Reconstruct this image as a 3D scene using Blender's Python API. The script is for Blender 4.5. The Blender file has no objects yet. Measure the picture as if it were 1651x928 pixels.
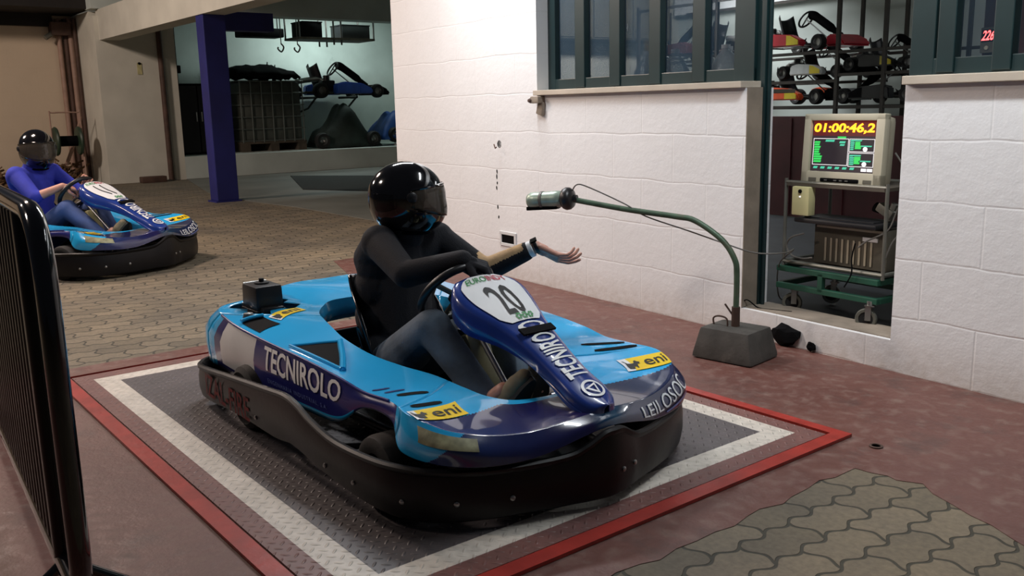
import bpy, bmesh, math, random
import numpy as np
from mathutils import Vector, Matrix, Quaternion
random.seed(7)
SC = bpy.context.scene
COL = SC.collection
PI = math.pi

# ---------------------------------------------------------------- camera
F = 1475.0; CAMH = 1.33
pitch, roll, yaw = math.radians(11.2), math.radians(1.25), math.radians(38.0)
fw = Vector((-math.cos(yaw)*math.cos(pitch), math.sin(yaw)*math.cos(pitch), -math.sin(pitch)))
r0 = fw.cross(Vector((0, 0, 1))).normalized(); u0 = r0.cross(fw)
rt = r0*math.cos(roll) - u0*math.sin(roll); up = u0*math.cos(roll) + r0*math.sin(roll)
cam_data = bpy.data.cameras.new('camera'); cam = bpy.data.objects.new('camera', cam_data); COL.objects.link(cam)
cam.matrix_world = Matrix(((rt.x, up.x, -fw.x, 0), (rt.y, up.y, -fw.y, 0), (rt.z, up.z, -fw.z, CAMH), (0, 0, 0, 1)))
cam_data.sensor_width = 36; cam_data.lens = F/1651*36; cam_data.clip_start = .05; cam_data.clip_end = 200
SC.camera = cam

# ---------------------------------------------------------------- world, lights, exposure
w = bpy.data.worlds.new('night'); SC.world = w; w.use_nodes = True
w.node_tree.nodes['Background'].inputs[0].default_value = (.55, .62, .8, 1)
w.node_tree.nodes['Background'].inputs[1].default_value = .035
SC.view_settings.view_transform = 'Standard'; SC.view_settings.look = 'None'
SC.view_settings.exposure = 0.0; SC.view_settings.gamma = 1.0; SC.view_settings.use_curve_mapping = False

def area(name, loc, target, sx, sy, power, color):
    l = bpy.data.lights.new(name, 'AREA'); l.shape = 'RECTANGLE'; l.size = sx; l.size_y = sy; l.energy = power; l.color = color
    o = bpy.data.objects.new(name, l); COL.objects.link(o); o.location = loc
    d = Vector(target) - Vector(loc); o.rotation_euler = d.to_track_quat('-Z', 'Y').to_euler(); return o
# tube lights hung outside, close in front of the white wall
area('tube_light', (-5.6, 3.3, 3.45), (-5.0, 3.2, 0), 1.5, .14, 92, (.97, .98, 1))
area('tube_light', (-1.9, 3.1, 3.45), (-1.6, 4.6, 1.2), 1.5, .14, 84, (.92, .97, 1))
# warm floodlights of the track to the left
area('flood_light', (-9.6, .9, 4.7), (-6.5, 1.6, 0), .8, .6, 200, (1, .79, .67))
area('flood_light', (-6.2, -2.8, 4.9), (-5.6, 1.6, 0), .8, .6, 125, (1, .84, .74))
area('flood_light', (-14.0, -2.0, 5.2), (-14.5, 3.6, 0), 1., .8, 430, (1, .82, .70))
# garage and workshop lamps
area('garage_light', (-20.4, 10.9, 3.85), (-20.9, 10.9, 0), 1.8, .2, 110, (.82, 1, .96))
area('workshop_light', (-2.2, 7.0, 2.95), (-2.4, 7.4, 0), 1.5, .2, 40, (.95, .98, 1))
area('workshop_light', (-7.0, 7.9, 2.95), (-8.2, 8.0, 1), 1.5, .3, 110, (.95, .98, 1))

# ---------------------------------------------------------------- helpers
def lin(c):
    if isinstance(c, str):
        c = [int(c[i:i+2], 16)/255 for i in (0, 2, 4)]
    return tuple(x/12.92 if x <= .04045 else ((x+.055)/1.055)**2.4 for x in c) + (1,)

class NT:
    """tiny node writer"""
    def __init__(s, m): s.t = m.node_tree; s.n = s.t.nodes; s.l = s.t.links
    def new(s, kind, **kw):
        n = s.n.new(kind)
        for k, v in kw.items(): setattr(n, k, v)
        return n
    def put(s, sock, v):
        if hasattr(v, 'links') or hasattr(v, 'is_linked'): s.l.new(v, sock)
        else: sock.default_value = v
    def m(s, op, a, b=0.0, c=0.0):
        n = s.new('ShaderNodeMath', operation=op)
        s.put(n.inputs[0], a); s.put(n.inputs[1], b); s.put(n.inputs[2], c); return n.outputs[0]
    def xyz(s, v):
        n = s.new('ShaderNodeSeparateXYZ'); s.l.new(v, n.inputs[0]); return n.outputs
    def vec(s, x, y, z=0.0):
        n = s.new('ShaderNodeCombineXYZ')
        for i, q in enumerate((x, y, z)): s.put(n.inputs[i], q)
        return n.outputs[0]
    def noise(s, scale, vec=None, detail=3, rough=.5):
        n = s.new('ShaderNodeTexNoise'); n.inputs['Scale'].default_value = scale; n.inputs['Detail'].default_value = detail
        n.inputs['Roughness'].default_value = rough
        s.l.new(vec if vec is not None else s.obj(), n.inputs['Vector']); return n.outputs[0]
    def obj(s): return s.new('ShaderNodeTexCoord').outputs['Object']
    def pos(s): return s.new('ShaderNodeNewGeometry').outputs['Position']
    def ramp(s, f, stops):
        n = s.new('ShaderNodeValToRGB'); s.l.new(f, n.inputs[0]); e = n.color_ramp.elements
        while len(e) < len(stops): e.new(.5)
        for k, (p, c) in zip(e, stops): k.position = p; k.color = c if len(c) == 4 else tuple(c)+(1,)
        return n.outputs[0]
    def mix(s, f, a, b, mode='MIX'):
        n = s.new('ShaderNodeMix', data_type='RGBA', blend_type=mode)
        s.put(n.inputs[0], f); s.put(n.inputs[6], a); s.put(n.inputs[7], b); return n.outputs[2]
    def bump(s, h, strength=.5, dist=.01, normal=None):
        n = s.new('ShaderNodeBump'); n.inputs['Strength'].default_value = strength; n.inputs['Distance'].default_value = dist
        s.l.new(h, n.inputs['Height'])
        if normal is not None: s.l.new(normal, n.inputs['Normal'])
        return n.outputs[0]

def mat(name, c, rough=.5, metal=0, var=.12, vscale=6, bump=0, bscale=60, coat=0, spec=.5, dirt=None):
    m = bpy.data.materials.new(name); m.use_nodes = True; nt = NT(m); b = nt.n['Principled BSDF']
    c = lin(c) if isinstance(c, str) else tuple(c)+(1,)
    b.inputs['Roughness'].default_value = rough; b.inputs['Metallic'].default_value = metal
    b.inputs['Coat Weight'].default_value = coat; b.inputs['Coat Roughness'].default_value = .05
    b.inputs['Specular IOR Level'].default_value = spec
    f = nt.noise(vscale, detail=4)
    lo = tuple(x*(1-var) for x in c[:3])+(1,); hi = tuple(min(1, x*(1+var)) for x in c[:3])+(1,)
    col = nt.ramp(f, [(.3, lo), (.7, hi)])
    if dirt:
        dc, th = dirt
        g = nt.noise(vscale*.45, detail=6, rough=.65)
        col = nt.mix(nt.ramp(g, [(th, (0, 0, 0)), (th+.12, (1, 1, 1))]), col, lin(dc))
    nt.l.new(col, b.inputs['Base Color'])
    if bump: nt.l.new(nt.bump(nt.noise(bscale, detail=3), bump, .004), b.inputs['Normal'])
    return m

def emit(name, c, strength):
    m = bpy.data.materials.new(name); m.use_nodes = True; b = m.node_tree.nodes['Principled BSDF']
    b.inputs['Base Color'].default_value = (.01, .01, .01, 1)
    b.inputs['Emission Color'].default_value = lin(c); b.inputs['Emission Strength'].default_value = strength; return m

def glassy(name, tint, opac, rough=.03, gloss=.12):
    m = bpy.data.materials.new(name); m.use_nodes = True; nt = NT(m); out = nt.n['Material Output']
    b = nt.n['Principled BSDF']; b.inputs['Base Color'].default_value = lin(tint); b.inputs['Roughness'].default_value = rough
    tr = nt.new('ShaderNodeBsdfTransparent'); tr.inputs[0].default_value = (1, 1, 1, 1)
    fr = nt.new('ShaderNodeFresnel'); fr.inputs[0].default_value = 1.45
    f = nt.m('MINIMUM', nt.m('ADD', nt.m('MULTIPLY', fr.outputs[0], gloss*6), opac), 1.0)
    mx = nt.new('ShaderNodeMixShader'); nt.l.new(f, mx.inputs[0]); nt.l.new(tr.outputs[0], mx.inputs[1]); nt.l.new(b.outputs[0], mx.inputs[2])
    nt.l.new(mx.outputs[0], out.inputs[0]); return m

def tag(o, label=None, cat=None, group=None, kind=None):
    if label: o['label'] = label
    if cat: o['category'] = cat
    if group: o['group'] = group
    if kind: o['kind'] = kind
    return o
def empty(name, label, cat, loc=(0, 0, 0), rz=0, group=None):
    o = bpy.data.objects.new(name, None); COL.objects.link(o); o.empty_display_size = .1
    o.location = loc; o.rotation_euler = (0, 0, rz); return tag(o, label, cat, group)

class MB:
    def __init__(s): s.b = bmesh.new(); s.mi = 0
    def _paint(s, faces):
        for f in faces: f.material_index = s.mi
    def mesh(s, V, Fc):
        vs = [s.b.verts.new(v) for v in V]; fs = []
        for f in Fc:
            try: fs.append(s.b.faces.new([vs[i] for i in f]))
            except ValueError: pass
        s._paint(fs); return s
    def box(s, c, size, rot=None, bevel=0, taper=None):
        x, y, z = (q/2 for q in size); V = []
        for sz in (-1, 1):
            k = (taper if (taper and sz > 0) else 1)
            for sx, sy in ((-1, -1), (1, -1), (1, 1), (-1, 1)): V.append(Vector((sx*x*k, sy*y*k, sz*z)))
        t = bmesh.new(); vs = [t.verts.new(v) for v in V]
        for f in ((3, 2, 1, 0), (4, 5, 6, 7), (0, 1, 5, 4), (1, 2, 6, 5), (2, 3, 7, 6), (3, 0, 4, 7)): t.faces.new([vs[i] for i in f])
        if bevel: bmesh.ops.bevel(t, geom=t.edges[:], offset=bevel, segments=2, affect='EDGES', profile=.6)
        M = Matrix.Translation(Vector(c)) @ (rot.to_4x4() if rot is not None else Matrix.Identity(4))
        return s._absorb(t, M)
    def _absorb(s, t, M=None):
        if M is not None: bmesh.ops.transform(t, matrix=M, verts=t.verts)
        t.verts.index_update(); s.mesh([v.co.copy() for v in t.verts], [[v.index for v in f.verts] for f in t.faces]); t.free(); return s
    def tube(s, pts, r, n=10, closed=False, caps=True):
        P = [Vector(p) for p in pts]; R = r if isinstance(r, (list, tuple)) else [r]*len(P); m = len(P)
        T = []
        for i in range(m):
            a = P[i-1] if (i or closed) else P[i]; b = P[(i+1) % m] if (i < m-1 or closed) else P[i]
            T.append((b-a).normalized())
        N = T[0].orthogonal().normalized(); V = []; Fc = []
        for i in range(m):
            if i: N = (T[i-1].rotation_difference(T[i]) @ N)
            N = (N - T[i]*N.dot(T[i])).normalized(); B = T[i].cross(N)
            for k in range(n):
                a = 2*PI*k/n; V.append(P[i] + (N*math.cos(a)+B*math.sin(a))*R[i])
        for i in range(m if closed else m-1):
            j = (i+1) % m
            for k in range(n): Fc.append((i*n+k, i*n+(k+1) % n, j*n+(k+1) % n, j*n+k))
        if caps and not closed: Fc += [tuple(range(n))[::-1], tuple((m-1)*n+k for k in range(n))]
        return s.mesh(V, Fc)
    def cyl(s, a, b, r, n=16, r2=None): return s.tube([a, b], [r, r if r2 is None else r2], n)
    def lathe(s, prof, M=None, n=28, closed=False):
        """prof: (radius, height) about Z, then matrix"""
        V = []; Fc = []; m = len(prof)
        for (r, h) in prof:
            for k in range(n):
                a = 2*PI*k/n; v = Vector((r*math.cos(a), r*math.sin(a), h)); V.append(M @ v if M is not None else v)
        for i in range(m if closed else m-1):
            j = (i+1) % m
            for k in range(n): Fc.append((i*n+k, i*n+(k+1) % n, j*n+(k+1) % n, j*n+k))
        if not closed:
            if prof[0][0] > 1e-4: Fc.append(tuple(range(n))[::-1])
            if prof[-1][0] > 1e-4: Fc.append(tuple((m-1)*n+k for k in range(n)))
        return s.mesh(V, Fc)
    def ell(s, c, r, rot=None, u=20, v=14):
        t = bmesh.new(); bmesh.ops.create_uvsphere(t, u_segments=u, v_segments=v, radius=1)
        M = Matrix.Translation(Vector(c)) @ (rot.to_4x4() if rot is not None else Matrix.Identity(4)) @ Matrix.Diagonal(Vector(tuple(r)+(1,)))
        return s._absorb(t, M)
    def prism(s, poly, M, depth):
        n = len(poly); V = [M @ Vector((x, y, 0)) for x, y in poly] + [M @ Vector((x, y, depth)) for x, y in poly]
        Fc = [tuple(range(n))[::-1], tuple(range(n, 2*n))] + [(i, (i+1) % n, n+(i+1) % n, n+i) for i in range(n)]
        return s.mesh(V, Fc)
    def grid(s, G, closed_u=False, closed_v=False, mats=None):
        a = len(G); b = len(G[0]); V = [G[i][j] for i in range(a) for j in range(b)]
        vs = [s.b.verts.new(v) for v in V]
        for i in range(a if closed_u else a-1):
            for j in range(b if closed_v else b-1):
                q = [vs[i*b+j], vs[((i+1) % a)*b+j], vs[((i+1) % a)*b+(j+1) % b], vs[i*b+(j+1) % b]]
                try: f = s.b.faces.new(q)
                except ValueError: continue
                f.material_index = mats(i, j) if mats else s.mi
        return s
    def build(s, name, m, parent=None, smooth=True, angle=40, loc=None, recalc=True):
        bmesh.ops.remove_doubles(s.b, verts=s.b.verts, dist=1e-5)
        if recalc: bmesh.ops.recalc_face_normals(s.b, faces=s.b.faces)
        if smooth:
            th = math.radians(angle)
            for f in s.b.faces: f.smooth = True
            for e in s.b.edges:
                if len(e.link_faces) == 2 and e.calc_face_angle(0) > th: e.smooth = False
        me = bpy.data.meshes.new(name); s.b.to_mesh(me); s.b.free()
        for x in (m if isinstance(m, (list, tuple)) else [m]): me.materials.append(x)
        o = bpy.data.objects.new(name, me); COL.objects.link(o); o.parent = parent
        if loc is not None: o.location = loc
        return o

def evaluated(o, name):
    bpy.context.view_layer.update(); dg = bpy.context.evaluated_depsgraph_get()
    me = bpy.data.meshes.new_from_object(o.evaluated_get(dg)); me.name = name; return me

def organic(name, parts, voxel, m, parent, smooth=6, fac=.6, paint=None, kind=None):
    """union of tapered capsules / ellipsoids, remeshed to one continuous skin"""
    b = MB()
    for p in parts:
        if p[0] == 'e': b.ell(p[1], p[2], p[3] if len(p) > 3 else None, 20, 14)
        else:
            a, c, r1, r2 = Vector(p[1]), Vector(p[2]), p[3], p[4]; L = (c-a).length; n = 16
            prof = [(r1*math.cos(t), r1*math.sin(t)) for t in np.linspace(-PI/2, 0, 6)] + [(r2*math.cos(t), L+r2*math.sin(t)) for t in np.linspace(0, PI/2, 6)]
            prof[0] = (1e-5, -r1); prof[-1] = (1e-5, L+r2)
            M = Matrix.Translation(a) @ (c-a).to_track_quat('Z', 'Y').to_matrix().to_4x4()
            b.lathe(prof, M, n)
    o = b.build('tmp', [], None)
    r = o.modifiers.new('r', 'REMESH'); r.mode = 'VOXEL'; r.voxel_size = voxel
    q = o.modifiers.new('s', 'SMOOTH'); q.iterations = smooth; q.factor = fac
    me = evaluated(o, name); bpy.data.objects.remove(o)
    me.materials.clear()
    for x in (m if isinstance(m, (list, tuple)) else [m]): me.materials.append(x)
    for p in me.polygons:
        p.use_smooth = True
        if paint: p.material_index = paint(p.center)
    k = bpy.data.objects.new(name, me); COL.objects.link(k); k.parent = parent; return k

def text_mesh(body, extrude=0.0, bold=0.0, shear=0.0, space=1.0):
    c = bpy.data.curves.new('t', 'FONT'); c.body = body; c.size = 1; c.extrude = extrude; c.offset = bold; c.shear = shear
    c.align_x = 'LEFT'; c.resolution_u = 3; c.space_character = space
    o = bpy.data.objects.new('t', c); COL.objects.link(o); me = evaluated(o, 't'); bpy.data.objects.remove(o); bpy.data.curves.remove(c)
    V = [v.co.copy() for v in me.vertices]; Fc = [tuple(p.vertices) for p in me.polygons]; bpy.data.meshes.remove(me)
    xs = [v.x for v in V]; ys = [v.y for v in V]; x0, x1, y0, y1 = min(xs), max(xs), min(ys), max(ys)
    V = [Vector(((v.x-x0)/(x1-x0), (v.y-y0)/(y1-y0), v.z)) for v in V]      # unit box
    return V, Fc
def add_text(b, body, fn, bold=0.0, shear=0.0, cuts=0, space=1.0):
    """fn maps unit box (x right, y up) to a 3-D point"""
    V, Fc = text_mesh(body, 0, bold, shear, space)
    t = bmesh.new(); vs = [t.verts.new(v) for v in V]
    for f in Fc:
        try: t.faces.new([vs[i] for i in f])
        except ValueError: pass
    if cuts: 
        bmesh.ops.triangulate(t, faces=t.faces[:])
        for _ in range(3):
            es = [e for e in t.edges if e.calc_length() > cuts]
            if es: bmesh.ops.subdivide_edges(t, edges=es, cuts=1); bmesh.ops.triangulate(t, faces=t.faces[:])
    for v in t.verts: v.co = fn(v.co.x, v.co.y)
    return b._absorb(t)
def plane_fn(o, ex, ey):
    o, ex, ey = Vector(o), Vector(ex), Vector(ey); return lambda x, y: o + ex*x + ey*y

def cr(P, t, closed=False):
    """Catmull-Rom through rows of P at parameter t (index units)"""
    P = np.asarray(P, float); n = len(P)
    if closed: t = t % n; i = int(math.floor(t)); idx = [(i-1) % n, i % n, (i+1) % n, (i+2) % n]
    else: t = min(max(t, 0), n-1); i = min(int(math.floor(t)), n-2); idx = [max(i-1, 0), i, i+1, min(i+2, n-1)]
    f = t-i; a, b, c, d = (P[k] for k in idx)
    return .5*((2*b) + (c-a)*f + (2*a-5*b+4*c-d)*f*f + (3*b-a-3*c+d)*f**3)
def smooth_path(P, k=6, closed=False):
    n = len(P) if closed else len(P)-1
    T = [i/k for i in range(n*k + (0 if closed else 1))]
    return [Vector(cr(P, t, closed)) for t in T]

def children_of(o): return [c for c in list(bpy.data.objects) if c.parent == o]
def copy_tree(o, parent=None, skip=()):
    c = o.copy(); COL.objects.link(c); c.parent = parent
    for ch in children_of(o):
        if ch not in skip: copy_tree(ch, c, skip)
    return c
# ---------------------------------------------------------------- materials
def mat_pavers():
    m = bpy.data.materials.new('wavy_pavers'); m.use_nodes = True; nt = NT(m); b = nt.n['Principled BSDF']
    p = nt.obj(); x, y, z = nt.xyz(p)
    wx = nt.m('ADD', x, nt.m('MULTIPLY', nt.m('SINE', nt.m('MULTIPLY', y, 2*PI/.125)), .014))
    wy = nt.m('ADD', y, nt.m('MULTIPLY', nt.m('SINE', nt.m('MULTIPLY', x, 2*PI/.125)), .012))
    br = nt.new('ShaderNodeTexBrick', offset=.5); nt.l.new(nt.vec(wy, wx), br.inputs['Vector'])
    for k, v in (('Scale', 1), ('Mortar Size', .007), ('Mortar Smooth', .35), ('Bias', 0), ('Brick Width', .25), ('Row Height', .135)): br.inputs[k].default_value = v
    br.inputs['Color1'].default_value = (.132, .112, .082, 1); br.inputs['Color2'].default_value = (.195, .164, .120, 1); br.inputs['Mortar'].default_value = (.045, .042, .03, 1)
    n1 = nt.noise(1.1, p, 5, .6); n2 = nt.noise(45, p, 4, .6)
    c = nt.mix(1.0, br.outputs['Color'], nt.ramp(n1, [(.3, (.62, .62, .64)), (.7, (1.15, 1.08, .95))]), 'MULTIPLY')
    c = nt.mix(1.0, c, nt.ramp(n2, [(.3, (.8, .8, .8)), (.7, (1.15, 1.15, 1.15))]), 'MULTIPLY')
    nt.l.new(c, b.inputs['Base Color']); b.inputs['Roughness'].default_value = .8
    h = nt.m('ADD', nt.m('MULTIPLY', br.outputs['Fac'], -1.0), nt.m('MULTIPLY', n2, .25))
    nt.l.new(nt.bump(h, .7, .008), b.inputs['Normal']); return m

def mat_redpaint():
    m = bpy.data.materials.new('red_painted_concrete'); m.use_nodes = True; nt = NT(m); b = nt.n['Principled BSDF']
    p = nt.obj(); n1 = nt.noise(1.6, p, 6, .65); n2 = nt.noise(14, p, 5, .6); n3 = nt.noise(90, p, 2)
    c = nt.ramp(n1, [(.25, (.10, .037, .029)), (.5, (.124, .048, .037)), (.75, (.15, .067, .053))])
    c = nt.mix(nt.ramp(n2, [(.5, (0, 0, 0)), (.72, (.7, .7, .7))]), c, (.2, .13, .105, 1))
    c = nt.mix(nt.ramp(nt.noise(3.1, p, 7, .7), [(.53, (0, 0, 0)), (.72, (.8, .8, .8))]), c, (.062, .038, .033, 1))
    nt.l.new(c, b.inputs['Base Color']); nt.l.new(nt.ramp(n2, [(.3, (.42,)*3), (.7, (.7,)*3)]), b.inputs['Roughness'])
    h = nt.m('ADD', nt.m('MULTIPLY', n2, 1.0), nt.m('MULTIPLY', n3, .25)); nt.l.new(nt.bump(h, .45, .008), b.inputs['Normal']); return m

def mat_tread(name, c, c2, rough=.45):
    """steel chequer plate: lugs lying alternately along x and y, turned 45 degrees"""
    m = bpy.data.materials.new(name); m.use_nodes = True; nt = NT(m); b = nt.n['Principled BSDF']
    p = nt.obj(); x, y, z = nt.xyz(p); k = 1/.036*.7071
    u = nt.m('MULTIPLY', nt.m('ADD', x, y), k); v = nt.m('MULTIPLY', nt.m('SUBTRACT', x, y), k)
    par = nt.m('MODULO', nt.m('ABSOLUTE', nt.m('ADD', nt.m('FLOOR', u), nt.m('FLOOR', v))), 2.0)
    fu = nt.m('SUBTRACT', nt.m('FRACT', u), .5); fv = nt.m('SUBTRACT', nt.m('FRACT', v), .5)
    def lug(a, c): return nt.m('ADD', nt.m('POWER', nt.m('ABSOLUTE', nt.m('DIVIDE', a, .47)), 2.0), nt.m('POWER', nt.m('ABSOLUTE', nt.m('DIVIDE', c, .15)), 2.0))
    a, c_ = lug(fu, fv), lug(fv, fu)
    e = nt.m('ADD', nt.m('MULTIPLY', a, par), nt.m('MULTIPLY', c_, nt.m('SUBTRACT', 1.0, par)))
    h = nt.m('SUBTRACT', 1.0, nt.m('MINIMUM', e, 1.0))
    n1 = nt.noise(2.2, p, 6, .65); n2 = nt.noise(30, p, 4)
    col = nt.mix(nt.ramp(n1, [(.35, (0, 0, 0)), (.68, (1, 1, 1))]), lin(c), lin(c2))
    col = nt.mix(nt.m('MULTIPLY', nt.ramp(n2, [(.4, (0, 0, 0)), (.75, (1, 1, 1))]), .3), col, (.09, .08, .07, 1))
    nt.l.new(col, b.inputs['Base Color']); b.inputs['Roughness'].default_value = rough; b.inputs['Metallic'].default_value = .0
    nt.l.new(nt.bump(nt.m('ADD', h, nt.m('MULTIPLY', n2, .12)), .8, .004), b.inputs['Normal']); return m

def mat_blockwall(name, c, dirt, bw=.56, bh=.285, zoff=0.0, strength=.35, low=None):
    m = bpy.data.materials.new(name); m.use_nodes = True; nt = NT(m); b = nt.n['Principled BSDF']
    p = nt.obj(); x, y, z = nt.xyz(p); wob = nt.m('MULTIPLY', nt.m('SUBTRACT', nt.noise(2.5, p, 3), .5), .05); v = nt.vec(nt.m('ADD', nt.m('ADD', x, y), 40.0), nt.m('ADD', nt.m('ADD', z, wob), 4.0*bh+zoff))
    br = nt.new('ShaderNodeTexBrick', offset=.5); nt.l.new(v, br.inputs['Vector'])
    for k, q in (('Scale', 1), ('Mortar Size', .008), ('Mortar Smooth', 1.0), ('Brick Width', bw), ('Row Height', bh)): br.inputs[k].default_value = q
    n1 = nt.noise(1.4, p, 5, .6); n2 = nt.noise(18, p, 5, .6); n3 = nt.noise(110, p, 2)
    lo = tuple(q*.93 for q in lin(c)[:3]); col = nt.ramp(n1, [(.3, lo), (.7, lin(c))])
    col = nt.mix(nt.m('MULTIPLY', br.outputs['Fac'], nt.m('MULTIPLY', n2, .10)), col, lin(dirt))
    col = nt.mix(nt.ramp(nt.noise(5.5, p, 8, .72), [(.66, (0, 0, 0)), (.8, (.5, .5, .5))]), col, lin(dirt))
    if low:     # blotchy brown tint, stronger towards the foot of the wall
        f = nt.m('MULTIPLY', nt.m('SUBTRACT', 1.0, nt.m('MINIMUM', nt.m('DIVIDE', nt.m('ABSOLUTE', z), low), 1.0)), nt.m('MULTIPLY', n2, .8))
        col = nt.mix(f, col, lin('a08c78'))
    nt.l.new(col, b.inputs['Base Color']); b.inputs['Roughness'].default_value = .62
    h = nt.m('ADD', nt.m('MULTIPLY', br.outputs['Fac'], nt.m('MULTIPLY', nt.noise(1.7, p, 3), -.6)), nt.m('ADD', nt.m('MULTIPLY', n2, .75), nt.m('MULTIPLY', n3, .12)))
    nt.l.new(nt.bump(h, strength, .011), b.inputs['Normal']); return m

M = {}
M['paver'] = mat_pavers(); M['red'] = mat_redpaint()
M['plate_grey'] = mat_tread('grey_tread_plate', '5f585a', '4c494b'); M['plate_white'] = mat_tread('white_paint_on_tread', 'dcd3c8', 'c4bcb0')
M['plate_red'] = mat_tread('red_paint_on_tread', '7d5650', '6b4845')
M['edge_red'] = mat('red_gloss_edge', '9a2f27', .4, var=.2, vscale=9, bump=.3, bscale=40, dirt=('6a3833', .62))
M['wall'] = mat_blockwall('white_painted_blocks', 'e2e2e3', 'a89c92', low=.22)
M['wall_far'] = mat_blockwall('cream_painted_blocks', 'cbb9a2', '8b7a66', 1.0, .48, .1, .25)
M['plaster'] = mat('white_plaster', 'c9c6ba', .7, var=.08, vscale=2, bump=.15, bscale=20, dirt=('8e887a', .7))
M['garage_white'] = mat('garage_whitewash', 'bcc4bf', .75, var=.12, vscale=1.2, bump=.15, bscale=15, dirt=('5f6a68', .66))
M['garage_floor'] = mat('garage_concrete', '666660', .6, var=.2, vscale=1.1, dirt=('3c413f', .62))
M['workshop_floor'] = mat('dark_workshop_floor', '2e3134', .55, var=.25)
M['dark_patch'] = mat('dark_floor_patch', '1a1f20', .9, var=.2)
M['stone'] = mat('stone_sill', 'b3a899', .65, var=.12, vscale=5, bump=.2)
M['jamb'] = mat('raw_cement', '857a6d', .85, var=.2, vscale=7, bump=.4, bscale=30)
M['green'] = mat('dark_green_enamel', '11282a', .4, var=.12, coat=.2)
M['pole_green'] = mat('worn_green_paint', '4a5f4c', .5, .2, var=.3, vscale=14, dirt=('5c5345', .55))
M['blue_pillar'] = mat('blue_enamel', '1c2068', .55, var=.2, vscale=2, dirt=('121433', .66))
M['dark'] = mat('near_black', '08080a', .8, spec=.08)
M['roof'] = mat('dark_roof', '1b1715', .8)
M['black_gloss'] = mat('black_gloss_enamel', '0c0b0d', .12, coat=.8, var=.2)
M['barrier'] = mat('barrier_black_paint', '060607', .3, coat=.15, var=.2, spec=.3)
M['black_plastic'] = mat('black_plastic', '17171a', .38, var=.2)
M['rubber'] = mat('tyre_rubber', '151414', .75, var=.2, bump=.2)
M['bumper'] = mat('scuffed_black_polythene', '0a090c', .42, var=.3, vscale=9, bump=.12, bscale=35, spec=.3)
M['steel'] = mat('zinc_steel', '9a9a98', .35, .9, var=.15)
M['chrome'] = mat('chrome', 'd8d8da', .12, 1)
M['grey_tube'] = mat('grey_steel_tube', '77776f', .45, .6, var=.15)
M['light_blue'] = mat('sky_blue_plastic', '28a9e6', .22, coat=.6, var=.05, vscale=3, dirt=('3b7f9c', .78))
M['navy'] = mat('navy_vinyl', '25286a', .28, coat=.5, var=.12, vscale=3)
M['fair_blue'] = mat('royal_blue_plastic', '213a86', .25, coat=.6, var=.08)
M['panel_white'] = mat('worn_white_panel', 'cfd0d0', .4, var=.06, vscale=6)
M['white'] = mat('white_vinyl', 'e4e6e8', .35, var=.03)
M['yellow'] = mat('yellow_vinyl', 'e8c61c', .35, var=.06)
M['ink'] = mat('black_ink', '0d0d0f', .4)
M['ink_green'] = mat('green_ink', '2f8a4a', .4); M['ink_red'] = mat('red_ink', 'c2334a', .4)
M['faded_red'] = mat('faded_red_print', '6a1a1c', .6, var=.4, vscale=60, spec=.2)
M['pale_blue_ink'] = mat('pale_blue_ink', '6d7cb8', .4)
M['scuff'] = mat('scuffed_clear_patch', '8b8a6c', .5, var=.4, vscale=30)
M['tank'] = mat('khaki_fuel_plastic', 'b8b184', .35, var=.2, vscale=8)
M['knit'] = mat('black_knit', '101118', .92, var=.15, vscale=30, bump=.35, bscale=150)
M['tan_blur'] = mat('tan_motion_blur', 'b79770', .9, var=.15, vscale=30, bump=.3, bscale=150)  # stands in for the motion blur of the hand, not cloth
M['denim'] = mat('dark_denim', '53606d', .88, var=.4, vscale=7, bump=.3, bscale=120)
M['denim_light'] = mat('blue_denim', '44588a', .88, var=.25, vscale=7, bump=.3, bscale=120)
M['blue_shirt'] = mat('blue_cotton', '2b36a8', .85, var=.15, vscale=9)
M['skin'] = mat('skin', 'c18e7c', .5, var=.1, vscale=25, bump=.1, bscale=200)
M['shoe'] = mat('brown_suede', '7d725c', .9, var=.2, vscale=20)
M['shoe_sole'] = mat('dark_sole', '2a2723', .7)
M['concrete'] = mat('tarred_concrete', '45423e', .9, var=.35, vscale=7, bump=.7, bscale=25, dirt=('6b655c', .62))
M['beige'] = mat('beige_plastic', 'b4ad98', .45, var=.06)
M['cream'] = mat('cream_plastic', 'c6bf8e', .45, var=.08)
M['cable'] = mat('grey_cable', '5a5752', .5)
M['lamp_grey'] = mat('grey_green_cast_metal', '8b9a8d', .35, .3, var=.15, vscale=20)
M['pale_pipe'] = mat('pinkish_pipe_paint', '9c7f70', .6, var=.15)
M['rust_pipe'] = mat('brown_pipe', '4a352c', .7, var=.3)
M['dark_green_plastic'] = mat('dark_green_reel', '263a2a', .5)
M['straw'] = mat('dry_brush', '6b5138', .95, var=.35, vscale=30)
M['tarp_green'] = mat('dark_green_tarp', '2a3430', .75, var=.3, vscale=4, bump=.4, bscale=10)
M['tarp_blue'] = mat('blue_tarp', '2a5cae', .55, var=.2, vscale=4)
M['kart_blue'] = mat('blue_side_pod', '2f5cc0', .35, coat=.3)
M['tank_poly'] = mat('grey_poly_tank', '474a45', .5, var=.2, vscale=5)
M['cage'] = mat('galvanised_cage', '6e736f', .45, .6)
M['wood'] = mat('old_timber', '4a4238', .85, var=.3, vscale=9)
M['maroon'] = mat('dark_red_board', '40161a', .55, var=.3, vscale=3)
M['rack_steel'] = mat('brown_rack_steel', '3e3a37', .5, .4)
M['orange'] = mat('orange_plastic', 'e0552a', .35, coat=.3); M['kart_yellow'] = mat('yellow_plastic', 'ddc62a', .35, coat=.3)
M['kart_red'] = mat('red_plastic', 'b32433', .35, coat=.3); M['kart_white'] = mat('white_plastic', 'cfd2d2', .35, coat=.3)
M['olive'] = mat('olive_grey_board', '5a564b', .8, var=.12, vscale=3)
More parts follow.
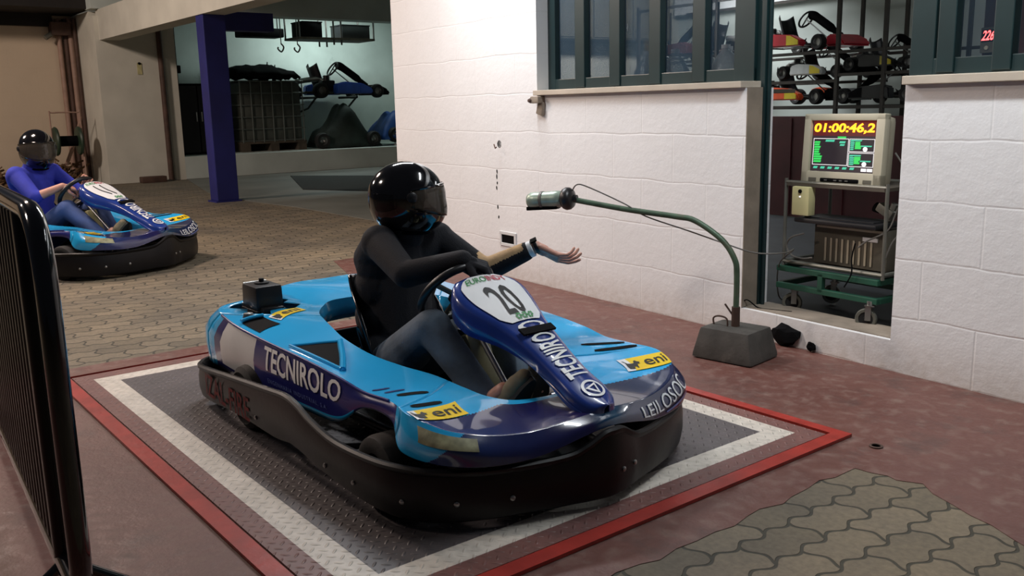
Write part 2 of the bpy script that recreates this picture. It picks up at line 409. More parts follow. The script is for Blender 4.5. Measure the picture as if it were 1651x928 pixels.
M['yellow_post'] = mat('yellow_post', 'd2ae12', .45)
M['glass'] = glassy('window_glass', '4c6478', .07, .03)  # blue tint and slight opacity paint a reflective haze on the panes
M['bottle'] = glassy('clear_plastic', 'cfd8da', .42, .12)
M['visor'] = glassy('smoked_visor', '4d463e', .62, .04)
M['water'] = glassy('pale_yellow_liquid', 'b8bd62', .6, .1)
def mat_nose():
    m = bpy.data.materials.new('nose_wrap'); m.use_nodes = True; nt = NT(m); b = nt.n['Principled BSDF']
    p = nt.obj(); x, y, z = nt.xyz(p)
    f = nt.m('ADD', nt.m('MULTIPLY', y, .75), nt.m('ADD', nt.m('MULTIPLY', nt.noise(3.5, p, 3), .5), .2))
    c = nt.ramp(f, [(.05, lin('22366a')), (.25, lin('1f2250')), (.4, lin('1f1a44')), (.52, lin('16405c')), (.6, lin('1a2c4c')), (.85, lin('22264e'))])
    nt.l.new(c, b.inputs['Base Color']); b.inputs['Roughness'].default_value = .2; b.inputs['Coat Weight'].default_value = .7; return m
M['nose'] = mat_nose()

# ---------------------------------------------------------------- setting
def struct(o): return tag(o, kind='structure')
def slab(name, x0, x1, y0, y1, z0, z1, m, parent=None):
    return MB().box(((x0+x1)/2, (y0+y1)/2, (z0+z1)/2), (x1-x0, y1-y0, z1-z0)).build(name, m, parent, smooth=False)
struct(slab('floor', -30, 4, -6, 16, -.25, 0, M['paver']))
# red painted concrete apron round the weighing plate
random.seed(3)
def ragged(a, c, n, amp): return [(a[0]+(c[0]-a[0])*i/n+random.uniform(-amp, amp), a[1]+(c[1]-a[1])*i/n+random.uniform(-amp, amp)) for i in range(n)]
b = MB(); b.prism([(-5.2, -2.2)]+ragged((-1.73, -2.2), (-1.73, 2.9), 60, .018)+ragged((-1.73, 2.93), (-1.5, 2.96), 4, .015)+ragged((-1.5, 2.96), (-.4, 2.5), 14, .02)+[(-.4, 2.5), (3.5, 2.3), (3.5, 4.6), (-7.55, 4.9), (-7.4, 3.75), (-6.7, 3.52), (-5.2, 3.45)], Matrix.Translation((0, 0, -.02)), .0222)
struct(b.build('trim_1', M['red'], smooth=False))

# white block wall, turned a little against the plate
WA = math.radians(-3.8327); W0 = Vector((-3.6, 4.257, 0))
WM = Matrix.Translation(W0) @ Matrix.Rotation(WA, 4, 'Z')
def WP(s, t, z=0): return WM @ Vector((s, t, z))
def in_wall(o): o.matrix_world = WM; return o
b = MB()
for s0, s1, z0, z1 in ((-3.9, -1.645, 0, 3.4), (-1.645, .335, 0, 1.405), (.335, 1.297, 0, .157), (1.297, 4.8, 0, 1.39), (-1.645, 4.8, 2.75, 3.4)):
    b.box(((s0+s1)/2, .11, (z0+z1)/2), (s1-s0, .22, z1-z0))
struct(in_wall(b.build('wall_front', M['wall'], smooth=False)))
# raw cement reveal of the doorway, stone sills
b = MB(); b.box((.338, .062, .785), (.006, .124, 1.245)); struct(in_wall(b.build('trim_2', M['jamb'], smooth=False)))
b = MB(); b.box((-.66, .07, 1.424), (1.97, .22, .036), bevel=.004); struct(in_wall(b.build('trim_3', M['stone'], smooth=False)))
b = MB(); b.box((3.05, .08, 1.411), (3.5, .24, .04), bevel=.004); struct(in_wall(b.build('trim_4', M['stone'], smooth=False)))
b = MB(); b.box((.817, .13, .1585), (.952, .20, .009)); struct(in_wall(b.build('trim_12', M['jamb'], smooth=False)))
# doorway frame: green post
b = MB(); b.box((.318, .155, 1.45), (.066, .06, 2.6), bevel=.004); b.cyl((.362, .15, .16), (.362, .15, 2.75), .012)
struct(in_wall(b.build('door_1', M['green'], smooth=True)))
def window(name, s0, s1, z0, z1, t, bars, bw, stile, rail):
    b = MB(); b.box(((s0+s1)/2, t, z0+rail/2), (s1-s0, .05, rail), bevel=.004); b.box(((s0+s1)/2, t, z1-rail/2), (s1-s0, .05, rail), bevel=.004)
    for a, wd in ((s0+stile/2, stile), (s1-stile/2, stile)): b.box((a, t, (z0+z1)/2), (wd, .052, z1-z0), bevel=.004)
    f = in_wall(struct(b.build(name, M['green'], smooth=False)))
    for s in bars:
        k = MB(); k.box((s, t-.004, (z0+z1)/2), (bw, .06, z1-z0-.02), bevel=.005); o = k.build('window_bar', M['green'], f, smooth=False)
    g = MB(); g.box(((s0+s1)/2, t+.012, (z0+z1)/2), (s1-s0-.04, .004, z1-z0-.04)); g.build('window_pane', M['glass'], f, smooth=False)
window('window_1', -1.71, .29, 1.442, 2.75, .13, [-1.27, -.90, -.515, -.135], .105, .15, .075)
window('window_2', 1.30, 4.6, 1.43, 2.75, .04, [1.478, 1.733, 2.02, 2.3, 2.6, 2.9], .085, .12, .075)

# workshop behind the wall
FZ = .13
b = MB(); b.prism([(-3.7, .22), (4.65, .22), (4.65, 5.3), (-5.6, 5.3), (-5.6, 1.05)], Matrix.Translation((0, 0, FZ-.14)), .13); struct(in_wall(b.build('floor', M['workshop_floor'], smooth=False)))
b = MB(); b.box((-.5, 5.4, 1.5), (10.8, .2, 3.2)); struct(in_wall(b.build('wall_back', M['garage_white'], smooth=False)))
b = MB(); b.prism([(-3.9, .1), (-3.78, .22), (-5.58, 1.06), (-5.6, 5.4), (-5.75, 5.4), (-5.75, 1.0)], Matrix.Translation((0, 0, 0)), 3.3); struct(in_wall(b.build('wall_left', M['plaster'], smooth=False)))
b = MB(); b.box((4.75, 2.86, 1.5), (.2, 5.28, 3.2)); struct(in_wall(b.build('wall_right', M['garage_white'], smooth=False)))
b = MB(); b.prism([(-3.7, .22), (4.65, .22), (4.65, 5.3), (-5.6, 5.3), (-5.6, 1.05)], Matrix.Translation((0, 0, 3.1)), .1); struct(in_wall(b.build('ceiling', M['garage_white'], smooth=False)))

# garage at the back
GX = -19.1
def yz_wall(name, x0, x1, y0, y1, z0, z1, m): return struct(slab(name, x0, x1, y0, y1, z0, z1, m))
slab_parts = MB()
yz_wall('wall_left', GX-.3, GX, 4.95, 6.45, 0, 3.2, M['plaster'])
yz_wall('trim_5', GX-3.2, GX, 6.45, 14.5, 0, .46, M['garage_white'])          # raised platform
yz_wall('wall_rear', GX-3.2, GX-3.0, 4.9, 14.6, .46, 4.2, M['garage_white'])
yz_wall('wall_end', GX-3.0, GX-.3, 6.2, 6.45, .46, 3.9, M['garage_white'])
yz_wall('wall_side', GX-3.2, -7.6, 14.4, 14.7, 0, 4.2, M['garage_white'])
yz_wall('wall_far', -21.0, -20.7, -8, 5.2, 0, 3.32, M['wall_far'])
yz_wall('wall_return', -20.7, GX-.3, 4.95, 5.15, 0, 3.3, M['plaster'])
yz_wall('trim_6', GX-.32, GX+.12, 4.9, 14.5, 3.32, 3.9, M['garage_white'])      # lintel
yz_wall('ceiling', GX-3.2, -7.6, 4.9, 14.6, 3.9, 4.1, M['garage_white'])
# beam that runs from the far partition out over the blue pillar to the wall
b = MB(); b.box((-14.0, 5.21, 3.03), (10.4, .36, .56)); struct(b.build('trim_7', M['plaster'], smooth=False))
b = MB(); b.box((-13.79, 5.215, 1.385), (.30, .335, 2.73), bevel=.012); b.box((-13.79, 5.215, .01), (.36, .40, .02)); 
struct(b.build('trim_8', M['blue_pillar'], smooth=False))
b = MB(); b.box((-14.4, 5.95, 2.73), (.25, .95, .28)); struct(b.build('trim_9', M['blue_pillar'], smooth=False))
b = MB(); b.prism([(-13.5, 5.45), (-12, 5.57), (-9.7, 5.53), (-7.5, 5.2), (-7.5, 14.4), (-19.1, 14.4), (-19.1, 6.45), (-15.4, 5.55)], Matrix.Translation((0, 0, -.01)), .02)
struct(b.build('floor', M['garage_floor'], smooth=False))
yz_wall('ceiling', -24, -19.3, -9, 5.0, 3.34, 3.6, M['roof'])
# ---------------------------------------------------------------- weighing plate in the ground
plate = empty('steel_floor_plate', 'large steel tread plate with white painted border sunk in the red floor', 'floor plate', (-3.48, 2.07, .004))
PX0, PX1, PY0, PY1 = -4.97, -1.985, 1.0, 3.14
def ring(name, o, i, z0, z1, m):
    b = MB(); (a0, a1, c0, c1), (d0, d1, e0, e1) = o, i
    ox, oy = -3.48, 2.07
    for x0, x1, y0, y1 in ((a0, a1, c0, e0), (a0, a1, e1, c1), (a0, d0, e0, e1), (d1, a1, e0, e1)):
        b.box(((x0+x1)/2-ox, (y0+y1)/2-oy, (z0+z1)/2), (x1-x0, y1-y0, z1-z0))
    return b.build(name, m, plate, smooth=False)
A0 = (PX0-.075, PX1+.075, PY0-.075, PY1+.065); A1 = (PX0, PX1, PY0, PY1)
A2 = (PX0+.10, PX1-.09, PY0+.08, PY1-.08); A3 = (PX0+.20, PX1-.19, PY0+.185, PY1-.175)
A0 = (PX0-.012,)+A0[1:]
ring('edge_frame', A0, (PX0-.012, PX1+.012, PY0-.012, PY1+.012), 0, .012, M['edge_red'])
ring('red_margin', A1, A2, 0, .006, M['plate_red']); ring('white_border', A2, A3, 0, .006, M['plate_white'])
b = MB(); b.box(((A3[0]+A3[1])/2+3.48, (A3[2]+A3[3])/2-2.07, .003), (A3[1]-A3[0], A3[3]-A3[2], .006)); b.build('grey_field', M['plate_grey'], plate, smooth=False)

# ---------------------------------------------------------------- go-kart
ST = [  # near half, rear centre to front centre: inner lip, inner edge, mid top, outer edge, mid side, foot
 [(-.60,0,.40),(-.62,0,.475),(-.80,0,.505),(-1.0,0,.505),(-1.06,0,.41),(-1.05,0,.27)],
 [(-.62,-.14,.40),(-.64,-.15,.47),(-.82,-.17,.50),(-1.01,-.19,.50),(-1.07,-.2,.41),(-1.06,-.2,.27)],
 [(-.58,-.21,.39),(-.60,-.22,.46),(-.80,-.33,.455),(-1.02,-.40,.455),(-1.09,-.42,.37),(-1.06,-.42,.25)],
 [(-.49,-.27,.38),(-.50,-.29,.455),(-.72,-.42,.45),(-.99,-.55,.44),(-1.09,-.585,.35),(-1.0,-.61,.22)],
 [(-.39,-.30,.37),(-.40,-.32,.45),(-.55,-.46,.44),(-.75,-.60,.425),(-.79,-.635,.33),(-.79,-.625,.20)],
 [(-.27,-.325,.36),(-.28,-.345,.44),(-.36,-.45,.43),(-.45,-.60,.408),(-.46,-.62,.31),(-.46,-.61,.19)],
 [(-.12,-.345,.34),(-.13,-.365,.42),(-.10,-.45,.41),(-.02,-.595,.40),(0,-.61,.31),(0,-.60,.20)],
 [(.05,-.33,.32),(.05,-.35,.39),(.12,-.44,.385),(.25,-.585,.383),(.25,-.60,.31),(.24,-.60,.225)],
 [(.20,-.28,.30),(.20,-.30,.365),(.28,-.42,.362),(.40,-.575,.365),(.41,-.59,.345),(.41,-.59,.315)],
 [(.34,-.23,.29),(.34,-.25,.35),(.45,-.40,.355),(.57,-.565,.37),(.58,-.58,.35),(.58,-.58,.315)],
 [(.47,-.19,.25),(.47,-.21,.325),(.60,-.38,.335),(.70,-.58,.362),(.735,-.60,.30),(.69,-.605,.238)],
 [(.59,-.17,.24),(.59,-.19,.315),(.71,-.34,.315),(.845,-.50,.325),(.885,-.52,.28),(.885,-.515,.225)],
 [(.68,-.12,.24),(.68,-.13,.31),(.79,-.21,.30),(.925,-.285,.295),(.955,-.29,.255),(.965,-.29,.22)],
 [(.73,0,.24),(.73,0,.315),(.83,0,.315),(.965,0,.315),(1.0,0,.295),(1.01,0,.27)]]
RING = [np.array(s, float) for s in ST] + [np.array(s, float)*np.array([1, -1, 1]) for s in ST[-2:0:-1]]
NR = len(RING)      # 26
def prof(P, q):
    if q < 1: return P[0]+(P[1]-P[0])*q
    if q <= 3: return cr(P[1:4], q-1)
    return cr(P[3:6], q-3)
def surf(s, q):
    P = np.array([cr([R[k] for R in RING], s, True) for k in range(6)]); return Vector(prof(P, q))
def surf_n(s, q):
    e = .02; a = surf(s+e, q)-surf(s-e, q); q0, q1 = max(q-e, 0), min(q+e, 5); c = surf(s, q1)-surf(s, q0); n = c.cross(a).normalized()
    ctr = Vector((max(-.55, min(.6, surf(s, 2).x)), 0, .2)); 
    if n.dot(surf(s, q)-ctr) < 0: n = -n
    return n
def on_surf(s, q, h=.003): return surf(s, q)+surf_n(s, q)*h
QS = [0, .5, 1, 1.12, 1.3, 1.6, 2, 2.4, 2.75, 2.93, 3, 3.07, 3.3, 3.6, 4, 4.4, 4.7, 5]
def shell(name, s0, s1, parent, mats, pick, n=8, skip=None, QS=QS):
    SS = [s0+(s1-s0)*i/int((s1-s0)*n) for i in range(int((s1-s0)*n)+1)]
    G = [[surf(s, q) for q in QS] for s in SS]
    b = MB(); b.grid(G, mats=lambda i, j: pick((SS[i]+SS[i+1])/2, (QS[j]+QS[j+1])/2))
    if skip:
        kill = []
        for f in b.b.faces:
            if skip(f.calc_center_median()): kill.append(f)
        bmesh.ops.delete(b.b, geom=kill, context='FACES')
    o = b.build(name, mats, parent, angle=50)
    so = o.modifiers.new('thickness', 'SOLIDIFY'); so.thickness = .004; so.offset = -1
    return o
def u_at(u, q, s0, s1):
    for _ in range(24):
        m = (s0+s1)/2
        if surf(m, q).x < u: s0 = m
        else: s1 = m
    return s0
def patch(name, m, parent, quad, h=.003, n=10):
    """quad: fn(x,y)->(s,q) over the unit square"""
    G = [[on_surf(*quad(i/n, j/n), h) for j in range(n+1)] for i in range(n+1)]
    b = MB(); b.grid(G); return b.build(name, m, parent)

DOG = [(.05,.30),(.16,.22),(.12,.05),(.2,.05),(.26,.22),(.36,.2),(.36,.02),(.44,.02),(.46,.22),(.58,.22),(.62,.05),(.70,.05),(.70,.28),(.78,.45),(.95,.42),(.9,.52),(1.0,.58),(.86,.66),(.8,.8),(.66,.72),(.6,.56),(.4,.55),(.22,.6),(.12,.85),(.02,.9),(.12,.7),(.08,.5)]
def oil_sticker(parent, fn):
    """yellow fuel sponsor sticker: white field with a black animal, yellow field with lettering; fn maps unit box to a point"""
    n = 8
    def fld(name, x0, x1, m):
        G = [[fn(x0+(x1-x0)*i/n, j/4, .003) for j in range(5)] for i in range(n+1)]
        b = MB(); b.grid(G); return b.build(name, m, parent)
    fld('sticker_field', 0, .16, M['white']); y = fld('sticker_field', .16, 1, M['yellow'])
    b = MB(); V = [fn(.03+x*.30, .1+yy*.8, .0045) for x, yy in DOG]; b.mesh(V, [tuple(range(len(V)))])
    t = bmesh.ops.triangulate(b.b, faces=b.b.faces[:]); b.build('sticker_animal', M['ink'], parent, smooth=False)
    b = MB(); add_text(b, 'eni', lambda x, yy: fn(.40+x*.52, .2+yy*.62, .0045), bold=.01, cuts=.2); b.build('sticker_lettering', M['ink'], parent, smooth=False)

def bumper_mesh():
    H = [(-1.11,0,.20,.06),(-1.11,-.40,.20,.055),(-1.10,-.58,.19,.045),(-1.03,-.655,.185,.035),(-.85,-.68,.205,.045),(-.6,-.685,.232,.065),(-.4,-.685,.25,.07),(-.15,-.685,.272,.07),(-.02,-.685,.282,.085),(.08,-.685,.268,.08),(.19,-.685,.235,.065),(.35,-.685,.21,.05),(.55,-.68,.212,.04),(.70,-.655,.216,.035),(.82,-.575,.21,.03),(.91,-.43,.205,.03),(.965,-.28,.205,.03),(1.0,-.16,.212,.03),(1.02,-.10,.235,.03),(1.035,-.04,.268,.03),(1.04,0,.272,.03)]
    P = H + [(u, -v, a, c) for u, v, a, c in H[-2:0:-1]]
    n = len(P); k = 6; G = []
    pts = [cr(P, i/k, True) for i in range(n*k)]
    N = len(pts)
    for i in range(N):
        a, c = pts[i-1], pts[(i+1) % N]; d = Vector((c[0]-a[0], c[1]-a[1], 0)).normalized(); o = Vector((d.y, -d.x, 0))
        u, v, zt, zb = pts[i]
        if o.dot(Vector((u, v, 0))) < 0: o = -o
        B = Vector((u, v, 0)); h = zt-zb
        sec = [(-.03, zb+.01), (-.012, zb), (-.002, zb+.008), (.006, zb+h*.3), (.006, zb+h*.65), (0, zt-.022), (.007, zt-.014), (.008, zt-.004), (0, zt+.003), (-.012, zt+.002), (-.018, zt-.008), (-.022, zt-.03), (-.03, zb+h*.4)]
        G.append([B+o*x+Vector((0, 0, z)) for x, z in sec])
    b = MB(); b.grid(G, closed_u=True, closed_v=True); return b, pts
def bumper_at(pts, u, v, z, out=.007):
    N = len(pts); q = Vector((u, v)); best = None
    for k in range(N):
        a, c = Vector(pts[k-1][:2]), Vector(pts[k][:2]); e = c-a; t = max(0, min(1, (q-a).dot(e)/e.length_squared)); d = (a+e*t-q).length
        if best is None or d < best[0]: best = (d, a+e*t, e)
    p, e = best[1], best[2].normalized(); o = Vector((e.y, -e.x, 0))
    if o.dot(Vector((u, v, 0))) < 0: o = -o
    return Vector((p.x, p.y, z))+o*out, o

FC = [(.255,.676,.06),(.268,.683,.105),(.30,.675,.142),(.355,.648,.165),(.42,.614,.158),(.49,.584,.132),(.56,.553,.106),(.65,.510,.088),(.74,.460,.078),(.82,.418,.076),(.89,.386,.08),(.945,.360,.07),(.98,.342,.045),(.99,.336,.012)]
def fair(t, x, h=0.0):
    u, z, wd = cr(FC, t); u2, z2, _ = cr(FC, t+.05); u1, z1, _ = cr(FC, t-.05)
    tg = Vector((u2-u1, 0, z2-z1)).normalized(); n = Vector((-tg.z, 0, tg.x))
    if n.z < 0: n = -n
    return Vector((u, x*wd+.018, z)) + n*(h - .018*x*x)
def fair_uv(u):
    a, c = 0, len(FC)-1
    for _ in range(24):
        m = (a+c)/2
        if cr(FC, m)[0] < u: a = m
        else: c = m
    return a

def make_kart(number, label):
    K = empty('go_kart', label, 'go-kart')
    # --- body shells
    def pk_pod(s, q):
        if q > 4.72 and 5.2 < s < 7.6: return 0
        if q > 3.05 and 3.75 < s < 9.2: return 2 if (4.05 < s < 5.05 and 3.12 < q < 4.75) else 1
        return 0
    def pk_far(s, q): return 1 if (q > 3.05) else 0
    def pk_nose(s, q):
        if q < 1.35: return 0
        if q >= 3.05 and s < 11.15-.35*(q-3): return 0
        lim = 10.1+.85*(3.05-q)
        if (s < lim or s > 15.4-.85*(3.05-q)) and q < 3.05: return 0
        return 1
    hole = lambda c: abs(c.x+.83) < .12 and abs(c.y+.40) < .10 and c.z > .40
    rc = shell('rear_cover', 22.5, 29.5, K, [M['light_blue'], M['navy']], lambda s, q: 0, n=10, skip=hole)
    pod = shell('side_pod', 3.5, 9.5, K, [M['light_blue'], M['navy'], M['panel_white']], pk_pod, skip=hole)
    far = shell('side_pod', 16.5, 22.5, K, [M['light_blue'], M['navy']], pk_far)
    nose = shell('nose_cone', 9.5, 16.5, K, [M['light_blue'], M['nose']], pk_nose, n=34, QS=[0, .5]+[1+.07*i for i in range(58)])
    # raised ridge along the top edge of the near side panel
    b = MB(); b.tube([on_surf(3.6+i*.15, 3.02, .001) for i in range(36)], .006, 8); b.build('panel_edge', M['navy'], pod)
    # side lettering
    def side(x, y, u0=-.36, u1=.265, q0=4.12, q1=3.22, h=.004):
        q = q0+(q1-q0)*y; return on_surf(u_at(u0+(u1-u0)*x, 3.7, 4, 8.6), q, h)
    b = MB(); add_text(b, 'TECNIROLO', side, bold=.022, cuts=.08); tag(b.build('sponsor_lettering', M['white'], pod, smooth=False), 'white capital lettering on the navy side panel')
    b = MB(); add_text(b, 'ENGENHARIA INDUSTRIAL, S.A.', lambda x, y: side(x, y, -.33, .17, 4.52, 4.36), cuts=.08, space=1.3); b.build('small_lettering', M['pale_blue_ink'], pod, smooth=False)
    # stickers on the near pod, the near and far nose wings
    def quad(tl, tr, br, bl):
        def f(x, y, h=.003):
            t = [tl[i]*(1-x)+tr[i]*x for i in (0, 1)]; u = [bl[i]*(1-x)+br[i]*x for i in (0, 1)]
            return on_surf(u[0]+(t[0]-u[0])*y, u[1]+(t[1]-u[1])*y, h)
        return f
    for par, f in ((rc, quad((3.75, 2.12), (2.45, 1.55), (2.75, 1.35), (4.05, 1.95))), (nose, quad((9.82, 2.94), (10.2, 1.8), (10.91, 2.05), (10.24, 3.02))), (nose, quad((15.93, 2.16), (15.9, 2.97), (15.38, 3.0), (15.11, 2.18)))):
        oil_sticker(par, f)
    def slot(name, par, a, c, wd, m):
        b = MB(); P = [on_surf(a[0]+(c[0]-a[0])*k/6, a[1]+(c[1]-a[1])*k/6, .0025) for k in range(7)]; G = []
        d = (P[-1]-P[0]).normalized(); nn = surf_n((a[0]+c[0])/2, (a[1]+c[1])/2); sd = d.cross(nn)
        for k, p in enumerate(P): ww = wd*(.55 if k in (0, 6) else 1); G.append([p-sd*ww, p, p+sd*ww])
        b.grid(G); b.build(name, m, par)
    slot('vent_slot', pod, (8.86, 2.59), (9.36, 1.91), .012, M['dark']); slot('vent_slot', nose, (9.63, 2.67), (9.92, 2.03), .012, M['dark'])
    slot('vent_slot', far, (17.3, 2.1), (17.15, 2.85), .012, M['dark']); slot('vent_slot', far, (16.75, 2.1), (16.7, 2.85), .012, M['dark'])
    slot('pressed_slot', pod, (8.12, 2.74), (8.44, 2.39), .007, M['navy']); slot('pressed_slot', pod, (8.49, 2.66), (8.81, 2.24), .007, M['navy'])
    # intake in front of the air box, scoop opening on the near pod with raised lips
    f = quad((4.2, 2.75), (3.75, 2.2), (4.4, 2.1), (4.85, 2.75)); b = MB(); b.grid([[f(i/6, j/6) for j in range(7)] for i in range(7)]); b.build('intake_opening', M['dark'], pod)
    b = MB(); b.tube([f(i/6, 1, .012) for i in range(7)], .009, 8); b.build('intake_lip', M['light_blue'], pod)
    tri = [(5.55, 2.7), (6.05, 1.45), (6.85, 2.6)]
    n = 8
    b = MB(); G = [[on_surf(tri[0][0]*(1-a)+(tri[1][0]*(1-c)+tri[2][0]*c)*a, tri[0][1]*(1-a)+(tri[1][1]*(1-c)+tri[2][1]*c)*a, .003) for c in (0, .33, .66, 1)] for a in np.linspace(.001, 1, n)]
    b.grid(G); b.build('scoop_opening', M['dark'], pod)
    for i in range(3):
        a, c = tri[i], tri[(i+1) % 3]
        b = MB(); b.tube([on_surf(a[0]+(c[0]-a[0])*k/6, a[1]+(c[1]-a[1])*k/6, .004) for k in range(7)], .007 if i != 1 else .013, 8); b.build('scoop_lip', M['light_blue'], pod)
    patch('scuffed_patch', M['scuff'], nose, lambda x, y: (10.2+1.1*x, 3.35+.65*y))
    # nose lettering on the far front
    def ns(x, y, h=.004): return on_surf(13.66+1.3*x, min(4.92, 4.6-.5*x-.95*y), h)
    b = MB(); add_text(b, 'LEILOSOC', lambda x, y: ns(x, y), bold=.004, cuts=.12); b.build('sponsor_lettering', M['white'], nose, smooth=False)
    b = MB()
    for k in range(14): 
        x = .12+k*.042; b.mesh([ns(x+.3, -.36), ns(x+.34, -.36), ns(x+.34, -.2), ns(x+.3, -.2)], [(0, 1, 2, 3)])
    b.build('small_lettering', M['pale_blue_ink'], nose, smooth=False)
    # --- wrap-around bumper
    b, pts = bumper_mesh(); bp = b.build('bumper', M['bumper'], K)
    for u, v, z in ((.5, -.68, .10), (.74, -.65, .10), (.86, -.52, .10), (.94, -.36, .10), (1.0, .03, .12), (1.0, .10, .12), (.3, -.685, .10), (-.3, -.685, .12)):
        p, o = bumper_at(pts, u, v, z); k = MB(); k.lathe([(.009, -.004), (.009, .003), (.005, .006), (1e-5, .006)], Matrix.Translation(p) @ o.to_track_quat('Z', 'Y').to_matrix().to_4x4(), 10); k.build('bolt', M['steel'], bp)
    b = MB(); add_text(b, 'IZAL-FIRE', lambda x, y: bumper_at(pts, -.86+.5*x, -.68, .085+.10*y, .0095)[0], bold=.01, cuts=.06); tag(b.build('faded_lettering', M['faded_red'], bp, smooth=False), 'faded dark red lettering')
    # --- steering fairing
    TS = np.linspace(0, len(FC)-1, 70); G = []
    for t in TS:
        u, z, wd = cr(FC, t); dr = .10 if t < 4 else max(.03, .10-.07*(t-4)/5)
        row = []
        for x, dz in ((-1.03, -dr), (-1.05, -.045), (-1.0, -.012)): row.append(fair(t, x)+Vector((0, 0, dz)))
        row += [fair(t, x) for x in (-.93, -.8, -.5, -.2, 0, .2, .5, .8, .93)]
        for x, dz in ((1.0, -.012), (1.05, -.045), (1.03, -dr)): row.append(fair(t, x)+Vector((0, 0, dz)))
        G.append(row)
    b = MB(); b.grid(G); b.mesh([g for g in G[0]], [tuple(range(len(G[0])))]); fr = b.build('steering_fairing', M['fair_blue'], K, angle=60)
    so = fr.modifiers.new('thickness', 'SOLIDIFY'); so.thickness = .004; so.offset = -1
    # white number plate
    def npl(x, y, h=.005):      # x right(+v) -1..1, y down the slope 0..1
        t = fair_uv(.285+.275*y); return fair(t, x, h)
    G = []
    for i in range(17):
        y = i/16; hw = .80*min(1, .62+.9*math.sqrt(max(0, y))) if y < .25 else .80
        if y > .9: hw *= 1-.25*((y-.9)/.1)
        G.append([npl(x*hw, y, .005) for x in np.linspace(-1, 1, 11)])
    b = MB(); b.grid(G); pl = b.build('number_plate', M['white'], fr)
    b = MB(); V2 = lambda x, y: npl(-.36+.74*x, .86-.60*y, .007); add_text(b, number, V2, bold=.012, shear=0, cuts=.12); tag(b.build('race_number', M['ink'], pl, smooth=False), 'black race number')
    for txt, x0, x1, m in (('EURO', -.62, .0, 'ink_green'), ('INDY', .02, .6, 'ink_red')):
        b = MB(); add_text(b, txt, lambda x, y: npl(x0+(x1-x0)*x, .20-.11*y - .05*(1-(abs(x0+(x1-x0)*x))**2), .007), bold=.012, cuts=.2); b.build('plate_heading', M[m], pl, smooth=False)
    b = MB()
    for i in range(9):
        for j in range(3):
            if (i*2+j) % 3: 
                x = -.28+i*.08; y = .86+j*.04; b.mesh([npl(x, y, .008), npl(x+.07, y, .008), npl(x+.08, y+.035, .008), npl(x+.01, y+.035, .008)], [(0, 1, 2, 3)])
    b.build('plate_emblem', M['ink_green'], pl, smooth=False)
    # lettering down the fairing, read from the foot upwards
    def fl(x, y): return fair(fair_uv(.855-.285*x), .62-1.24*y, .005)
    b = MB(); add_text(b, 'TECNIROLO', fl, bold=.02, cuts=.08); b.build('sponsor_lettering', M['white'], fr, smooth=False)
    b = MB(); b.box(tuple(fair(fair_uv(.62), 0, .006)), (.035, .15, .008), Matrix.Rotation(math.radians(25), 3, 'Y')); b.build('dark_strap', M['dark'], fr, smooth=False)
    def disc(name, r, w_, m, h):
        G = []
        for k in range(33):
            a = 2*PI*k/32; G.append([fair(fair_uv(.915+rr*math.cos(a)*.9), rr*math.sin(a)/.075, h) for rr in (r-w_, r)])
        b = MB(); b.grid(G); b.build(name, m, fr)
    disc('round_emblem', .043, .010, M['white'], .006)
    b = MB(); tr = [(math.cos(a)*.03, math.sin(a)*.03) for a in (0.3, 0.3+2*PI/3, 0.3+4*PI/3)]
    for i in range(3):
        (a0, a1), (c0, c1) = tr[i], tr[(i+1) % 3]; P = [(a0, a1), (c0, c1), (c0*.55, c1*.55), (a0*.55, a1*.55)]
        b.mesh([fair(fair_uv(.915+p), q/.075, .0065) for p, q in P], [(0, 1, 2, 3)])
    b.build('emblem_triangle', M['white'], fr, smooth=False)
    # --- steering wheel and column
    c = Vector((.13, .005, .595)); nx = Vector((-.77, 0, .64)).normalized(); Mw = Matrix.Translation(c) @ nx.to_track_quat('Z', 'X').to_matrix().to_4x4()
    b = MB(); b.tube([Mw @ Vector((.155*math.cos(a), .155*math.sin(a), 0)) for a in np.linspace(0, 2*PI, 49)[:-1]], .0165, 12, closed=True); sw = b.build('steering_wheel', M['black_plastic'], K)
    for a in (PI/2, PI/2+2*PI/3, PI/2+4*PI/3):
        b = MB(); b.tube([Mw @ Vector((r_*math.cos(a+PI/2), r_*math.sin(a+PI/2), -.02*(1-r_/.15))) for r_ in (.02, .09, .15)], .011, 8); b.build('spoke', M['grey_tube'], sw)
    b = MB(); b.lathe([(1e-5, -.03), (.04, -.03), (.042, -.012), (.03, 0), (1e-5, 0)], Mw, 20); b.build('hub', M['black_plastic'], sw)
    b = MB(); b.tube([c-nx*.02, Vector((.62, 0, .12))], .012); b.build('steering_column', M['steel'], K)
    # --- seat
    SP = [(-.50,.60,.16),(-.475,.52,.185),(-.45,.42,.20),(-.42,.30,.205),(-.38,.19,.205),(-.30,.11,.205),(-.18,.08,.20),(-.06,.085,.195),(.03,.11,.185)]
    G = []
    for i in range(33):
        u, z, wd = cr(SP, i/4); f = i/32; wing = .05+.16*math.sin(PI*min(1, f*1.15))**1.5
        fwd = Vector((.9, 0, .25)) if f < .45 else Vector((.35, 0, .95))
        G.append([Vector((u, wd*x, z)) + fwd.normalized()*wing*abs(x)**3.2 for x in np.linspace(-1, 1, 17)])
    b = MB(); b.grid(G); st = b.build('seat', M['black_gloss'], K)
    so = st.modifiers.new('thickness', 'SOLIDIFY'); so.thickness = .012; so.offset = 0
    # --- engine with air box
    b = MB(); b.box((-.80, -.40, .25), (.26, .26, .28), bevel=.02)
    for k in range(7): b.box((-.80, -.40, .30+k*.018), (.28, .24, .006))
    b.build('engine', M['black_plastic'], K)
